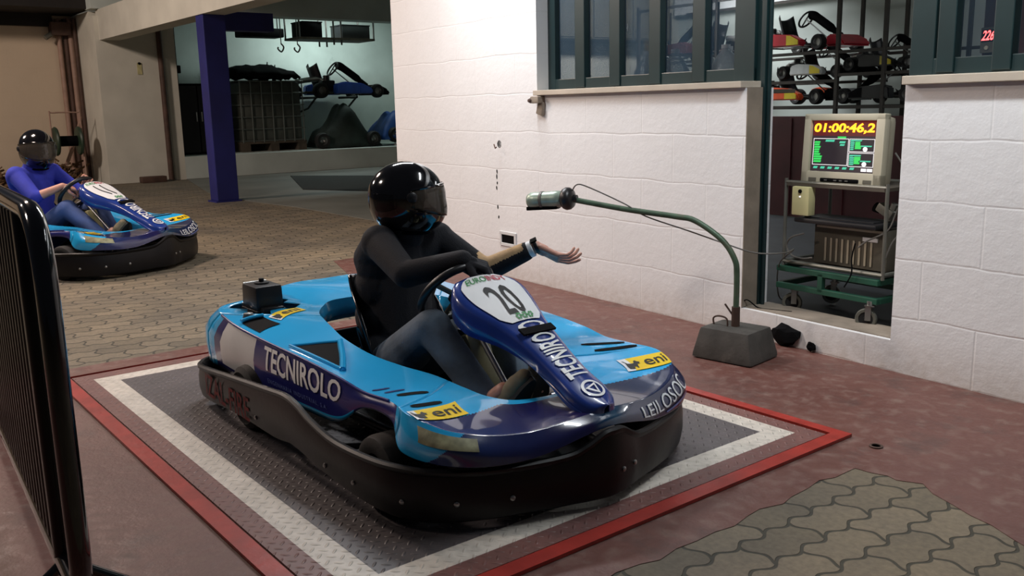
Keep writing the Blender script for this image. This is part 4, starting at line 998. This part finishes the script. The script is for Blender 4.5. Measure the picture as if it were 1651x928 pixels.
for s0, s1, z in ((-4.92, -1.99, 1.80), (-3.6, -1.99, 1.515), (-3.6, -.8, 1.255), (-1.99, -.8, 1.57), (-1.99, -.8, 1.79), (-4.92, -.8, 2.44)):
    for t_ in (-.42, .42):
        b = MB(); b.box(((s0+s1)/2+3, t_, z-FZ), (s1-s0, .025, .03)); b.build('rail', M['rack_steel'], rk, smooth=False)
o = empty('board', 'dark red board leaning below the kart rack', 'board', WP(-2.45, T4-.5, FZ), WA)
b = MB(); b.box((0, 0, .52), (3.2, .04, 1.04), bevel=.004); b.build('panel', M['maroon'], o, smooth=False)
for k in range(5):
    b = MB(); b.box((-1.3+k*.65, -.025, .52), (.04, .02, 1.0)); b.build('batten', M['maroon'], o, smooth=False)
o = empty('cupboard', 'olive grey wall cupboard behind the leftmost window panes', 'cupboard', WP(-5.385, 3.45, 2.13), WA)
b = MB(); b.box((0, 0, .35), (.36, 2.6, .7), bevel=.006); b.build('case', M['olive'], o, smooth=False)
for k in range(4): b = MB(); b.box((.187, -.97+k*.645, .35), (.016, .62, .66), bevel=.004); d_ = b.build('door', M['olive'], o, smooth=False); b = MB(); b.cyl((.2, -.75+k*.645, .1), (.2, -.75+k*.645, .2), .008, 8); b.build('handle', M['steel'], d_)
# board on the sill with clear bottles, yellow post, timing clock
o = empty('shelf_board', 'pale shelf board just inside the workshop window', 'shelf', WP(-.78, .5, 1.40), WA)
b = MB(); b.box((0, 0, -.012), (1.75, .42, .024), bevel=.003); b.build('board', M['wood'], o, smooth=False)
for x in (-.8, .8): b = MB(); b.box((x, -.0, -.645), (.03, .03, 1.25)); b.build('leg', M['rack_steel'], o, smooth=False)
prof_b = [(1e-5, 0), (.085, 0), (.095, .012), (.096, .05), (.091, .06), (.096, .07), (.096, .125), (.09, .15), (.055, .215), (.026, .245), (.024, .262)]
bl = ['clear empty bottle beside the yellow post', 'clear empty bottle between the second and third window bar', 'clear empty bottle close behind the third window bar, on its left', 'clear empty bottle just right of the third window bar, half hidden', 'clear empty bottle in the middle of the rightmost pane', 'clear empty bottle against the right frame of the window']
bot = None
for i, (s_, t_) in enumerate(((-.95, .44), (-.70, .46), (-.56, .60), (-.36, .60), (-.235, .44), (-.06, .52))):
    if bot is None:
        bot = empty('bottle', bl[0], 'bottle', (0, 0, 0), 0, 'clear bottles behind the window')
        b = MB(); b.lathe(prof_b, None, 28); bd = b.build('bottle_body', M['bottle'], bot)
        b = MB(); b.lathe([(.027, .258), (.028, .262), (.028, .282), (1e-5, .284)], None, 18); b.build('cap', M['white'], bot); c = bot
    else: c = copy_tree(bot); c['label'] = bl[i]
    c.location = WP(s_, t_, 1.40)
o = empty('yellow_post', 'bright yellow square post behind the third window pane', 'post', WP(-1.42, .95, FZ), WA)
b = MB(); b.box((0, 0, .83), (.14, .10, 1.66), bevel=.008); b.box((.055, -.052, .83), (.02, .006, 1.6)); b.build('post', M['yellow_post'], o); b = MB(); b.box((0, 0, 1.665), (.15, .11, .012), bevel=.003); b.build('end_cap', M['yellow_post'], o)
o = empty('locker', 'dark locker behind the right-hand window, carrying the red clock', 'locker', WP(.93, 1.75, FZ), WA)
b = MB(); b.box((0, 0, 1.1), (.34, .3, 2.2), bevel=.006); b.build('case', M['maroon'], o, smooth=False); b = MB(); b.box((0, -.155, 1.1), (.30, .012, 2.12), bevel=.003); b.build('door', M['maroon'], o, smooth=False)
o = empty('digital_clock', 'small grey clock with glowing red digits behind the right-hand window', 'clock', WP(.85, 1.57, 1.66), WA)
b = MB(); b.box((0, 0, 0), (.15, .05, .15), bevel=.008); b.build('case', M['olive'], o); b = MB(); b.box((0, -.026, .025), (.13, .004, .07)); b.build('display', M['dark'], o, smooth=False)
b = MB(); add_text(b, '226', plane_fn((-.066, -.0295, -.002), (.072, 0, 0), (.015, 0, .058)), bold=.015); b.build('red_digits', emit('red_led', 'ff4a4a', 7), o, smooth=False)
for x in (-.03, .03): b = MB(); b.lathe([(.012, 0), (.012, .01), (1e-5, .011)], Matrix.Translation((x, -.025, -.045)) @ Matrix.Rotation(PI/2, 4, 'X'), 12); b.build('knob', M['beige'], o)

# trolley with the timing monitor in the doorway
TR = WP(.76, .42, FZ); tr = empty('trolley', 'green and grey wheeled trolley standing in the doorway', 'trolley', TR, WA)
def TL(s, t, z): return (s-.76, t-.42, z-FZ)
x0, x1, y0, y1 = .45, 1.09, .22, .62
b = MB()
for y in (y0, y1): b.tube([TL(x0, y, .425), TL(x1, y, .425)], .012, 8)
for x in (x0, x1): b.tube([TL(x, y0, .425), TL(x, y1, .425)], .012, 8)
for x, y in ((x0, y0), (x1, y0), (x0, y1), (x1, y1)): b.tube([TL(x, y, .40), TL(x, y, .90)], .010, 8)
for y in (y0, y1): b.tube([TL(x0, y, .88), TL(x1, y, .88)], .010, 8)
b.build('grey_frame', M['grey_tube'], tr)
b = MB(); b.box(TL(.77, .42, .415), (.62, .38, .012)); b.build('shelf_board', M['wood'], tr, smooth=False); b = MB(); b.box(TL(.77, .42, .868), (.62, .42, .018)); b.build('shelf_board', M['wood'], tr, smooth=False)
b = MB()
for z in (.385, .285):
    for y in (y0-.01, y1): b.box(TL(.75, y, z), (.66, .03, .032), bevel=.004)
    for x in (.43, 1.07): b.box(TL(x, .42, z), (.03, .40, .032), bevel=.004)
for x in (.72,): b.box(TL(x, y0-.01, .335), (.03, .03, .1))
b.build('green_base', mat('green_trolley_paint', '1f4a3a', .4, var=.2), tr, smooth=False)
for (x, y) in ((.505, .24), (1.02, .20), (.505, .60), (1.02, .60)):
    c = empty('caster', None, None, TL(x, y, FZ)); c.parent = tr
    rzc = .5 if x < .8 else .35
    Mc = Matrix.Rotation(rzc, 4, 'Z')
    b = MB(); b.lathe([(.038, -.012), (.052, -.014), (.056, -.008), (.056, .008), (.052, .014), (.038, .012)], Mc @ Matrix.Translation((0, 0, .056)) @ Matrix.Rotation(PI/2, 4, 'X'), 24, closed=True); b.build('tyre', M['grey_tube'], c)
    b = MB(); b.lathe([(1e-5, -.014), (.012, -.016), (.014, -.006), (.038, -.008), (.038, .008), (.014, .006), (.012, .016), (1e-5, .014)], Mc @ Matrix.Translation((0, 0, .056)) @ Matrix.Rotation(PI/2, 4, 'X'), 20); b.build('hub', M['rubber'], c)
    b = MB()
    for sg in (-1, 1): b.box(tuple(Mc @ Vector((.012, sg*.02, .09))), (.03, .003, .08), Mc.to_3x3())
    b.box(tuple(Mc @ Vector((.018, 0, .13))), (.05, .05, .006), Mc.to_3x3()); b.cyl((.018, 0, .13), (.018, 0, .155), .016); b.build('fork', M['steel'], c)
mo = empty('computer_monitor', 'beige monitor with a glowing race timing screen on the trolley', 'monitor', WP(.775, .27, .862), WA+.02)
mo.rotation_euler = (math.radians(-3), 0, WA+.02)
W_, H_ = .495, .385
b = MB()
for c, sz in (((-.225, 0, .20), (.045, .05, H_)), ((.222, 0, .20), (.051, .05, H_)), ((0, 0, .375), (W_, .05, .036)), ((0, 0, .045), (W_, .05, .075))): b.box(c, sz, bevel=.007)
b.box((.005, .06, .2), (.46, .09, .36), bevel=.03); b.build('casing', M['beige'], mo)
b = MB(); b.box((0, -.024, .037), (.24, .012, .022), bevel=.008); bt = b.build('button_strip', M['dark'], mo)
for x in (-.08, -.02, .015, .05): b = MB(); b.box((x, -.031, .037), (.018, .004, .006)); b.build('button', M['steel'], bt, smooth=False)
for x in (-.17, .17): b = MB(); b.box((x, -.0255, .037), (.05, .003, .02), bevel=.001); b.build('speaker_grille', M['olive'], mo, smooth=False)
SX, SZ, SW, SH = -.203, .082, .40, .276
b = MB(); b.box((SX+SW/2, -.004, SZ+SH/2), (SW+.004, .004, SH+.004)); scn = b.build('screen', emit('screen_glass', '5a4550', .28), mo, smooth=False)
E_or, E_yl = emit('screen_orange', 'ff9a1a', 3.0), emit('screen_yellow', 'ffd23a', 2.5); E_gr, E_te, E_wh = emit('screen_green', '38d860', 1.1), emit('screen_teal', '4fd0a8', 1.0), emit('screen_white', 'f4eeee', 1.3)
E_dk = emit('screen_dark', '3a2c38', .35); E_rd = emit('screen_dark_red', '7a1a1a', .6)
def sp(x, y, d=.0075): return Vector((SX+SW*x, -d, SZ+SH*y))
def sq_(b, xa, xb, ya, yb, d=.0075, sl_=0): b.mesh([sp(xa, ya, d), sp(xb, ya, d), sp(xb+sl_, yb, d), sp(xa+sl_, yb, d)], [(0, 1, 2, 3)])
b = MB(); sq_(b, .01, .99, .70, .99, .0066); b.build('timer_field', E_rd, scn, smooth=False)
b = MB(); add_text(b, '01:00:46,2', lambda x, y: sp(.03+.93*x, .74+.21*y, .009), bold=.035, shear=.1); tag(b.build('timer_digits', E_or, scn, smooth=False), 'orange timer digits on the screen')
b = MB(); sq_(b, .41, .54, .655, .69, .0085); b.build('heading', E_gr, scn, smooth=False)
def frame_(xa, xb, ya, yb):
    b = MB(); e = .008
    for q in ((xa, xb, ya, ya+e*1.3), (xa, xb, yb-e*1.3, yb), (xa, xa+e, ya, yb), (xb-e, xb, ya, yb)): sq_(b, *q, d=.008)
    b.build('panel_border', E_wh, scn, smooth=False); b = MB(); sq_(b, xa+e, xb-e, ya+e, yb-e, .0072); b.build('panel_field', E_dk, scn, smooth=False)
frame_(.03, .585, .13, .65); frame_(.595, .975, .40, .65); frame_(.595, .975, .115, .385)
random.seed(4)
b = MB()
for k in range(9): sq_(b, .045, .12+random.uniform(.0, .06), .555-k*.047, .592-k*.047, .009, .01)
b.build('name_list', E_gr, scn, smooth=False)
b = MB()
for yy in (.44, .155):
    for k in range(5): sq_(b, .61, .66+random.uniform(0, .02), yy+.155-k*.04, yy+.185-k*.04, .009, .01)
    sq_(b, .77, .93, yy+.06, yy+.085, .009, .01); sq_(b, .61, .78, yy+.165, yy+.19, .0092, .01)
sq_(b, .22, .36, .585, .625, .009, .01); sq_(b, .44, .53, .56, .60, .009, .01); sq_(b, .45, .52, .51, .545, .009, .01)
for k in range(6): sq_(b, .05+k*.115, .115+k*.115, .055, .10, .009, .012)
b.build('column_list', E_te, scn, smooth=False)
for yy in (.44, .155):
    b = MB()
    for k in range(4): sq_(b, .68, .75+random.uniform(0, .03), yy+.12-k*.0352, yy+.155-k*.0352, .009, .01)
    b.build('time_list', E_gr, scn, smooth=False)
b = MB()
for yy in (.455, .17):
    P_ = [sp(.84+.035*math.cos(a), yy+.045*math.sin(a), .009) for a in np.linspace(0, 2*PI, 17)[:-1]]; b.mesh(P_, [tuple(range(16))])
sq_(b, .80, .88, .03, .09, .009); sq_(b, .89, .97, .03, .09, .009); b.build('white_marks', E_wh, scn, smooth=False)
o = empty('speaker_box', 'small cream box with a round button hanging below the monitor', 'speaker', WP(.575, .215, .70), WA)
b = MB(); b.box((0, 0, .08), (.115, .06, .16), bevel=.008); b.build('case', M['cream'], o); b = MB(); b.lathe([(.011, 0), (.011, .006), (1e-5, .007)], Matrix.Translation((0, -.03, .135)) @ Matrix.Rotation(PI/2, 4, 'X'), 14); b.build('button', M['dark'], o)
b = MB(); b.lathe([(.005, 0), (.004, .006), (1e-5, .007)], Matrix.Translation((0, -.03, .105)) @ Matrix.Rotation(PI/2, 4, 'X'), 8); b.build('indicator', E_wh, o)
o = empty('keyboard_tray', 'flat black tray under the monitor on the trolley', 'tray', WP(.80, .30, .675), WA)
b = MB(); b.box((0, 0, 0), (.52, .24, .028), bevel=.012); b.box((0, 0, .017), (.44, .16, .008), bevel=.003); b.build('tray', M['black_plastic'], o)
for x in (-.18, .2): b = MB(); b.cyl((x, .05, -.014), (x, .05, -.235), .007, 8); b.build('support', M['steel'], o)
o = empty('computer_case', 'beige computer case lying on the lower trolley shelf', 'computer', WP(.83, .44, .423), WA)
b = MB(); b.box((0, 0, .115), (.46, .30, .22), bevel=.008); b.build('case', M['olive'], o)
for k in range(9): b = MB(); b.box((-.15+k*.036, -.151, .09), (.012, .006, .13)); b.build('vent_rib', M['beige'], o, smooth=False)
b = MB(); b.box((.13, -.153, .17), (.09, .006, .022)); b.build('drive_slot', M['white'], o, smooth=False); b = MB(); b.box((0, -.152, .215), (.42, .008, .012)); b.build('top_edge', M['beige'], o, smooth=False)
o = empty('handheld_scanner', 'grey handheld device beside the monitor foot, right of the tray', 'device', WP(1.02, .33, .70), WA)
b = MB(); b.box((0, 0, .05), (.10, .06, .05), Matrix.Rotation(.5, 3, 'Y'), bevel=.012); b.cyl((.01, 0, .0), (.045, 0, .09), .018); b.build('body', M['grey_tube'], o)
b = MB(); b.lathe([(.024, 0), (.028, .03), (1e-5, .032)], Matrix.Translation((-.04, 0, .055)) @ Matrix.Rotation(-1.2, 4, 'Y'), 14); b.build('lens', M['dark'], o)
def cable(lab, P, r=.0045, m='cable', grp=None):
    b = MB(); b.tube([WP(*p) for p in smooth_path(P, 5)], r, 6); return tag(b.build('cable', M[m], None), lab, 'cable', grp)
cable('grey cable looping down the right side of the monitor', [(1.03, .36, 1.05), (1.12, .3, .98), (1.16, .26, .88), (1.13, .24, .75), (1.10, .22, .66), (1.0, .2, .60), (.95, .2, .56)])
cable('pale cable hanging right of the trolley down to the lower shelf', [(1.20, .34, 1.1), (1.19, .3, .95), (1.17, .28, .8), (1.16, .27, .68), (1.12, .24, .60), (1.10, .22, .52)])
cable('grey cable curled at the left end of the lower trolley shelf', [(.60, .2, .60), (.52, .19, .57), (.49, .19, .52), (.53, .19, .47), (.60, .19, .46), (.66, .2, .47)], .005)
cable('dark cable hanging in front of the beige computer', [(.93, .2, .58), (.92, .19, .50), (.93, .18, .42), (.89, .18, .34)], .004, 'dark')
cable('black cable across the threshold behind the concrete foot', [(.30, -.02, .04), (.34, .02, .20), (.42, .05, .165), (.50, .08, .163), (.60, .12, .163)], .004, 'dark')
# white slab band high on the workshop wall
b = MB(); b.box((-.5, 5.2, 2.66), (10, .16, .34)); in_wall(struct(b.build('trim_10', M['white'], smooth=False)))
# ---------------------------------------------------------------- garage at the back
GP = lambda x, y, z: (x, y, z)
ib = empty('bulk_tank', 'grey plastic bulk tank in a steel cage on a pallet, in the garage', 'tank', (-20.55, 8.8, .46))
b = MB(); b.box((0, 0, .87), (1.2, 1.46, 1.36), bevel=.10); tk = b.build('tank', M['tank_poly'], ib)
b = MB(); b.cyl((0, 0, 1.54), (0, 0, 1.6), .2, 20); b.build('lid', M['dark'], tk)
for k in range(6):
    z = .24+k*.262; hx, hy, r = .63, .77, .08
    b = MB(); b.tube([(hx, -hy, z), (hx, hy, z), (-hx, hy, z), (-hx, -hy, z)], .014, 8, closed=True); b.build('cage_hoop', M['cage'], ib)
for k in range(7):
    y = -.74+k*.247
    b = MB(); b.cyl((.64, y, .2), (.64, y, 1.56), .014, 8); b.build('cage_bar', M['cage'], ib)
b = MB(); b.box((0, 0, .195), (1.28, 1.58, .05)); pl_ = b.build('pallet_deck', M['wood'], ib, smooth=False)
for y in (-.68, 0, .68): b = MB(); b.box((0, y, .085), (1.28, .2, .17)); b.build('pallet_block', M['wood'], pl_, smooth=False)
o = empty('folded_sheet', 'dark folded sheeting heaped on top of the caged tank', 'sheet', (-20.5, 8.75, 2.03))
b = MB(); random.seed(9)
G = [[Vector((-.5+.09*i*1.1, -.78+.11*j, .05+.26*math.sin(min(1, j/14)*PI)**.25*(1-.2*(j > 9)) * (math.sin(i/11*PI))**.4 + random.uniform(-.03, .03))) for j in range(15)] for i in range(12)]
b.grid(G); 
for f in list(b.b.verts): pass
o2 = b.build('sheet', M['dark'], o); q = o2.modifiers.new('t', 'SOLIDIFY'); q.thickness = .05
b = MB()
for f_ in ((.12, .42), (.3, .36)): b.cyl((.2, f_[0], 0), (.2, f_[0]+.05, f_[1]), .05, 8, .01)
b.build('peak', M['dark'], o)
# kart on the wall brackets, kart under green tarp, kart under blue cover
k = race_kart('stripped kart with blue side pod hung on the garage wall', (-20.9, 10.95, 1.62), PI/2, M['kart_blue'], M['kart_blue'], M['dark'], 1.28, dark=True)
for y in (10.3, 11.4):
    o = empty('wall_bracket', 'dark bracket under the %s end of the hung kart' % ('left' if y < 11 else 'right'), 'bracket', (-20.9, y, 1.62)); b = MB(); b.tube([(-.75, 0, .03), (.2, 0, .03)], .03, 8); b.tube([(.15, 0, .02), (-.3, 0, -.22), (-.75, 0, -.3)], .025, 8); b.build('arm', M['rack_steel'], o)
def tarp(name, lab, loc, sy, sx, H, m, seed, skew=0):
    o = empty(name, lab, 'covered kart', loc); random.seed(seed); G = []; ny, nx = 30, 18
    for i in range(ny+1):
        y = -1+2*i/ny; row = []
        for j in range(nx+1):
            x = -1+2*j/nx; prof_ = H(y); e = max(abs(x), abs(y))**6
            z = prof_*(1-e)+.0; z += .03*math.sin(9*x+5*y)*(1-e)+random.uniform(-.012, .012)
            row.append(Vector((x*sx, y*sy, max(.01, z))))
        G.append(row)
    b = MB(); b.grid(G); c = b.build('cover', m, o); q = c.modifiers.new('t', 'SOLIDIFY'); q.thickness = .012; q.offset = 0; return o
c1 = tarp('covered_kart', 'kart hidden under a dark green tarp on the garage ledge', (-20.1, 10.65, .47), .77, .5, lambda y: .35+.65*math.exp(-((y-.0)/.42)**2)-.12*y, M['tarp_green'], 2)
c2 = tarp('covered_kart', 'kart under a bright blue cover at the right end of the garage ledge', (-20.1, 12.1, .60), .62, .5, lambda y: .30+.36*math.exp(-((y+.15)/.5)**2), M['tarp_blue'], 5)
for c, ys in ((c1, (-.80, .55)), (c2, (-.3, .42))):
    for y in ys:
        Mx = Matrix.Translation((.46, y, .18 if c is c1 else .12)) @ Matrix.Rotation(PI/2, 4, 'Y')
        b = MB(); b.lathe([(.10, -.08), (.16, -.09), (.18, -.05), (.18, .05), (.16, .09), (.10, .08)], Mx, 22, closed=True); t = b.build('tyre', M['rubber'], c); b = MB(); b.lathe([(1e-5, 0), (.03, .03), (.08, 0), (.10, .07), (.10, -.07)], Mx, 18); b.build('rim', M['steel'], t)
o = empty('white_crate', 'small white crate frame standing before the covered karts', 'crate', (-19.55, 11.95, .46)); b = MB()
for z in (0.02, .28):
    b.tube([(-.12, -.13, z), (.12, -.13, z), (.12, .13, z), (-.12, .13, z)], .02, 8, closed=True)
for x in (-.12, .12):
    for y in (-.13, .13): b.tube([(x, y, .0), (x, y, .3)], .018, 8)
b.build('frame', M['white'], o)
# dark cabinet left of the pillar, hanging shelf, hoists
o = empty('dark_cabinet', 'black metal cabinet at the left end of the garage ledge', 'cabinet', (-20.4, 7.1, .46))
b = MB(); b.box((0, 0, .75), (1.0, 1.15, 1.5), bevel=.02); b.build('case', M['dark'], o, smooth=False)
for y in (-.28, .28): b = MB(); b.box((.51, y, .75), (.02, .53, 1.4), bevel=.004); d_ = b.build('door', M['black_plastic'], o, smooth=False); b = MB(); b.cyl((.54, y*.2, .7), (.54, y*.2, .9), .015, 8); b.build('handle', M['steel'], d_)
o = empty('hanging_shelf', 'dark hanging rack of boards under the garage ceiling', 'shelf', (-20.6, 10.7, 2.98)); 
b = MB(); b.box((0, 0, .02), (.8, 2.0, .05)); b.build('board', M['wood'], o, smooth=False)
for y in (-.98, -.1, .1, .98):
    for x in (-.38, .38): b = MB(); b.cyl((x, y, -.12 if abs(y) < .5 else 0), (x, y, .92), .022, 8); b.build('hanger', M['rack_steel'], o)
b = MB(); b.box((.36, 0, .48), (.04, 2.0, .05)); b.build('rail', M['rack_steel'], o, smooth=False)
for i, (y, w_, h_, m) in enumerate(((-.6, .5, .34, 'dark'), (.55, .75, .30, 'black_plastic'))):
    q = empty('storage_box', ['dark box at the left on the hanging garage shelf', 'black box at the right on the hanging garage shelf'][i], 'box', (-20.6, 10.7+y, 3.025)); b = MB(); b.box((0, 0, h_/2), (.6, w_, h_), bevel=.02); b.build('carton', M[m], q); b = MB(); b.box((0, 0, h_+.01), (.62, w_+.02, .03), bevel=.008); b.build('lid', M[m], q)
q = empty('storage_box', 'long dark tray hung left of the hanging garage shelf', 'box', (-20.8, 9.0, 3.0)); b = MB(); b.box((0, 0, .12), (.5, 1.0, .2), bevel=.03); b.build('tray', M['dark'], q)
for y in (-.45, .45): b = MB(); b.cyl((0, y, .2), (0, y, .9), .015, 8); b.build('hanger', M['rack_steel'], q)
for i, y in enumerate((9.15, 9.55, 12.15)):
    q = empty('chain_hook', ['hook on a chain hanging over the caged tank', 'second hook on a chain right of the first, by the hanging rack', 'hook on a chain right of the hanging rack'][i], 'hook', (-20.0, y, 2.72)); b = MB(); b.cyl((0, 0, .1), (0, 0, 1.18), .012, 6); b.build('chain', M['rack_steel'], q)
    b = MB(); b.tube(smooth_path([(0, 0, .12), (0, .06, .04), (0, .0, -.06), (0, -.08, 0), (0, -.07, .04)], 4), .018, 8); b.build('hook', M['rack_steel'], q)
o = empty('hanging_lamp_cord', 'thin dark cord with a plug hanging on the garage wall left of the pillar', 'cord', (-22.09, 7.45, 2.35)); b = MB(); b.cyl((.015, 0, -.6), (.015, 0, 1.5), .02, 6); b.build('cord', M['dark'], o); b = MB(); b.box((.06, 0, 0), (.1, .14, .18), bevel=.02); b.build('plug', M['dark'], o)
# thin dark patch on the garage floor
for i, P_ in enumerate(([(-17.9, 8.2), (-14.6, 6.9), (-12.2, 8.1), (-15.8, 9.8)],)):
    b = MB(); b.prism(P_, Matrix.Translation((0, 0, .0105)), .012); tag(b.build('floor_patch', M['dark_patch'], None, smooth=False), 'thin dark patch on the garage floor', 'mat')
# ---------------------------------------------------------------- far left corner
def pipe(lab, P, r, m, grp=None):
    b = MB(); b.tube(P, r, 10); 
    for p in (P[0], P[-1]): pass
    return tag(b.build('pipe', M[m], None), lab, 'pipe', grp)
pipe('dark downpipe running down the white partition in the garage', [(-19.04, 6.13, .02), (-19.04, 6.13, 3.3)], .055, 'rust_pipe')
for i, (y, x, r, m) in enumerate(((4.66, -20.62, .05, 'pale_pipe'), (4.78, -20.6, .045, 'rust_pipe'), (4.86, -20.55, .05, 'pale_pipe'), (4.90, -20.35, .035, 'rust_pipe'))):
    pipe(['pale pipe, leftmost of the pipes in the far left corner', 'brown pipe, second from left in the far left corner', 'pale pipe, third from left in the far left corner', 'thin brown pipe nearest the partition in the far left corner'][i], [(x, y, .02), (x, y, 3.25)], r, m, 'pipes in the far left corner')
b = MB(); b.tube(smooth_path([(-20.45, 4.86, 1.3), (-20.25, 4.7, .95), (-20.0, 4.5, .62), (-19.8, 4.35, .4)], 5), .035, 8); tag(b.build('hose', M['pale_pipe'], None), 'pale hose slanting from the corner pipes to the hose reel', 'hose')
o = empty('junction_box', 'dark junction box with fittings at the top of the corner pipes', 'junction box', (-20.52, 4.66, 3.0)); b = MB(); b.box((0, 0, .05), (.30, .36, .26), bevel=.02); b.build('box', M['rust_pipe'], o); b = MB(); b.cyl((.05, -.12, -.02), (.1, -.3, -.14), .05, 10); b.build('fitting', M['grey_tube'], o)
b = MB(); b.box((-20.62, -1.2, 3.22), (.14, 11.5, .24)); struct(b.build('trim_11', M['roof'], smooth=False))
o = empty('hose_reel', 'dark green hose reel on a wire stand in the far left corner', 'hose reel', (-19.45, 4.34, 0)); hm = Matrix.Translation((0, 0, .86)) @ Matrix.Rotation(PI/2, 4, 'X')
for y in (-.21, .21):
    b = MB(); b.lathe([(1e-5, -.035), (.16, -.04), (.26, -.03), (.28, 0), (.26, .03), (.16, .04), (1e-5, .035)], Matrix.Translation((0, y, 0)) @ hm, 26); b.build('flange', M['dark_green_plastic'], o)
b = MB(); b.lathe([(.10, -.2), (.10, .2)], hm, 20); b.build('drum', M['dark'], o)
b = MB(); b.tube(smooth_path([(0, -.27, .30), (0, -.27, 1.34), (0, -.22, 1.40), (0, .22, 1.40), (0, .27, 1.34), (0, .27, .02)], 5), .014, 8); b.tube([(0, -.27, .3), (0, -.27, .02)], .014, 8); b.build('stand', M['pale_pipe'], o)
# heap of dry brush along the far wall: nobody could count the stalks
b = MB(); random.seed(11)
for i in range(900):
    y = random.uniform(-1.0, 4.55); h = .16+.38*abs(math.sin(y*1.7+.6))*(1 if y > .5 else .7); x = -20.05+random.uniform(-.4, .4); z = random.uniform(0, h)*(1-abs(x+20.1)/.6)
    d = Vector((random.uniform(-.2, .2), random.uniform(-.3, .3), random.uniform(-.05, .16))); p = Vector((x, y, max(.02, z))); q = p+d; q.z = max(.015, q.z); q.x = max(-20.62, q.x); q.y = min(4.85, q.y)
    b.tube([p, q], random.uniform(.012, .03), 4, caps=False)
b.build('dry_brush', M['straw'], None, smooth=False); tag(bpy.data.objects['dry_brush'], 'heap of dry brown brush along the foot of the far left wall', 'brush', kind='stuff')
o = empty('brick', 'dark brick lying at the foot of the far partition', 'brick', (-18.9, 5.72, 0)); b = MB(); b.box((0, 0, .06), (.22, .48, .12), bevel=.015); b.build('block', M['rust_pipe'], o)
o = empty('wall_tag', 'small yellowish tag stuck on the far white partition', 'tag', (-19.095, 5.72, 2.22)); b = MB(); b.box((.003, 0, 0), (.006, .09, .22)); b.build('paper', M['tank'], o, smooth=False); b = MB(); b.ell((.012, .0, .10), (.012, .03, .025)); b.build('pin', M['dark'], o)
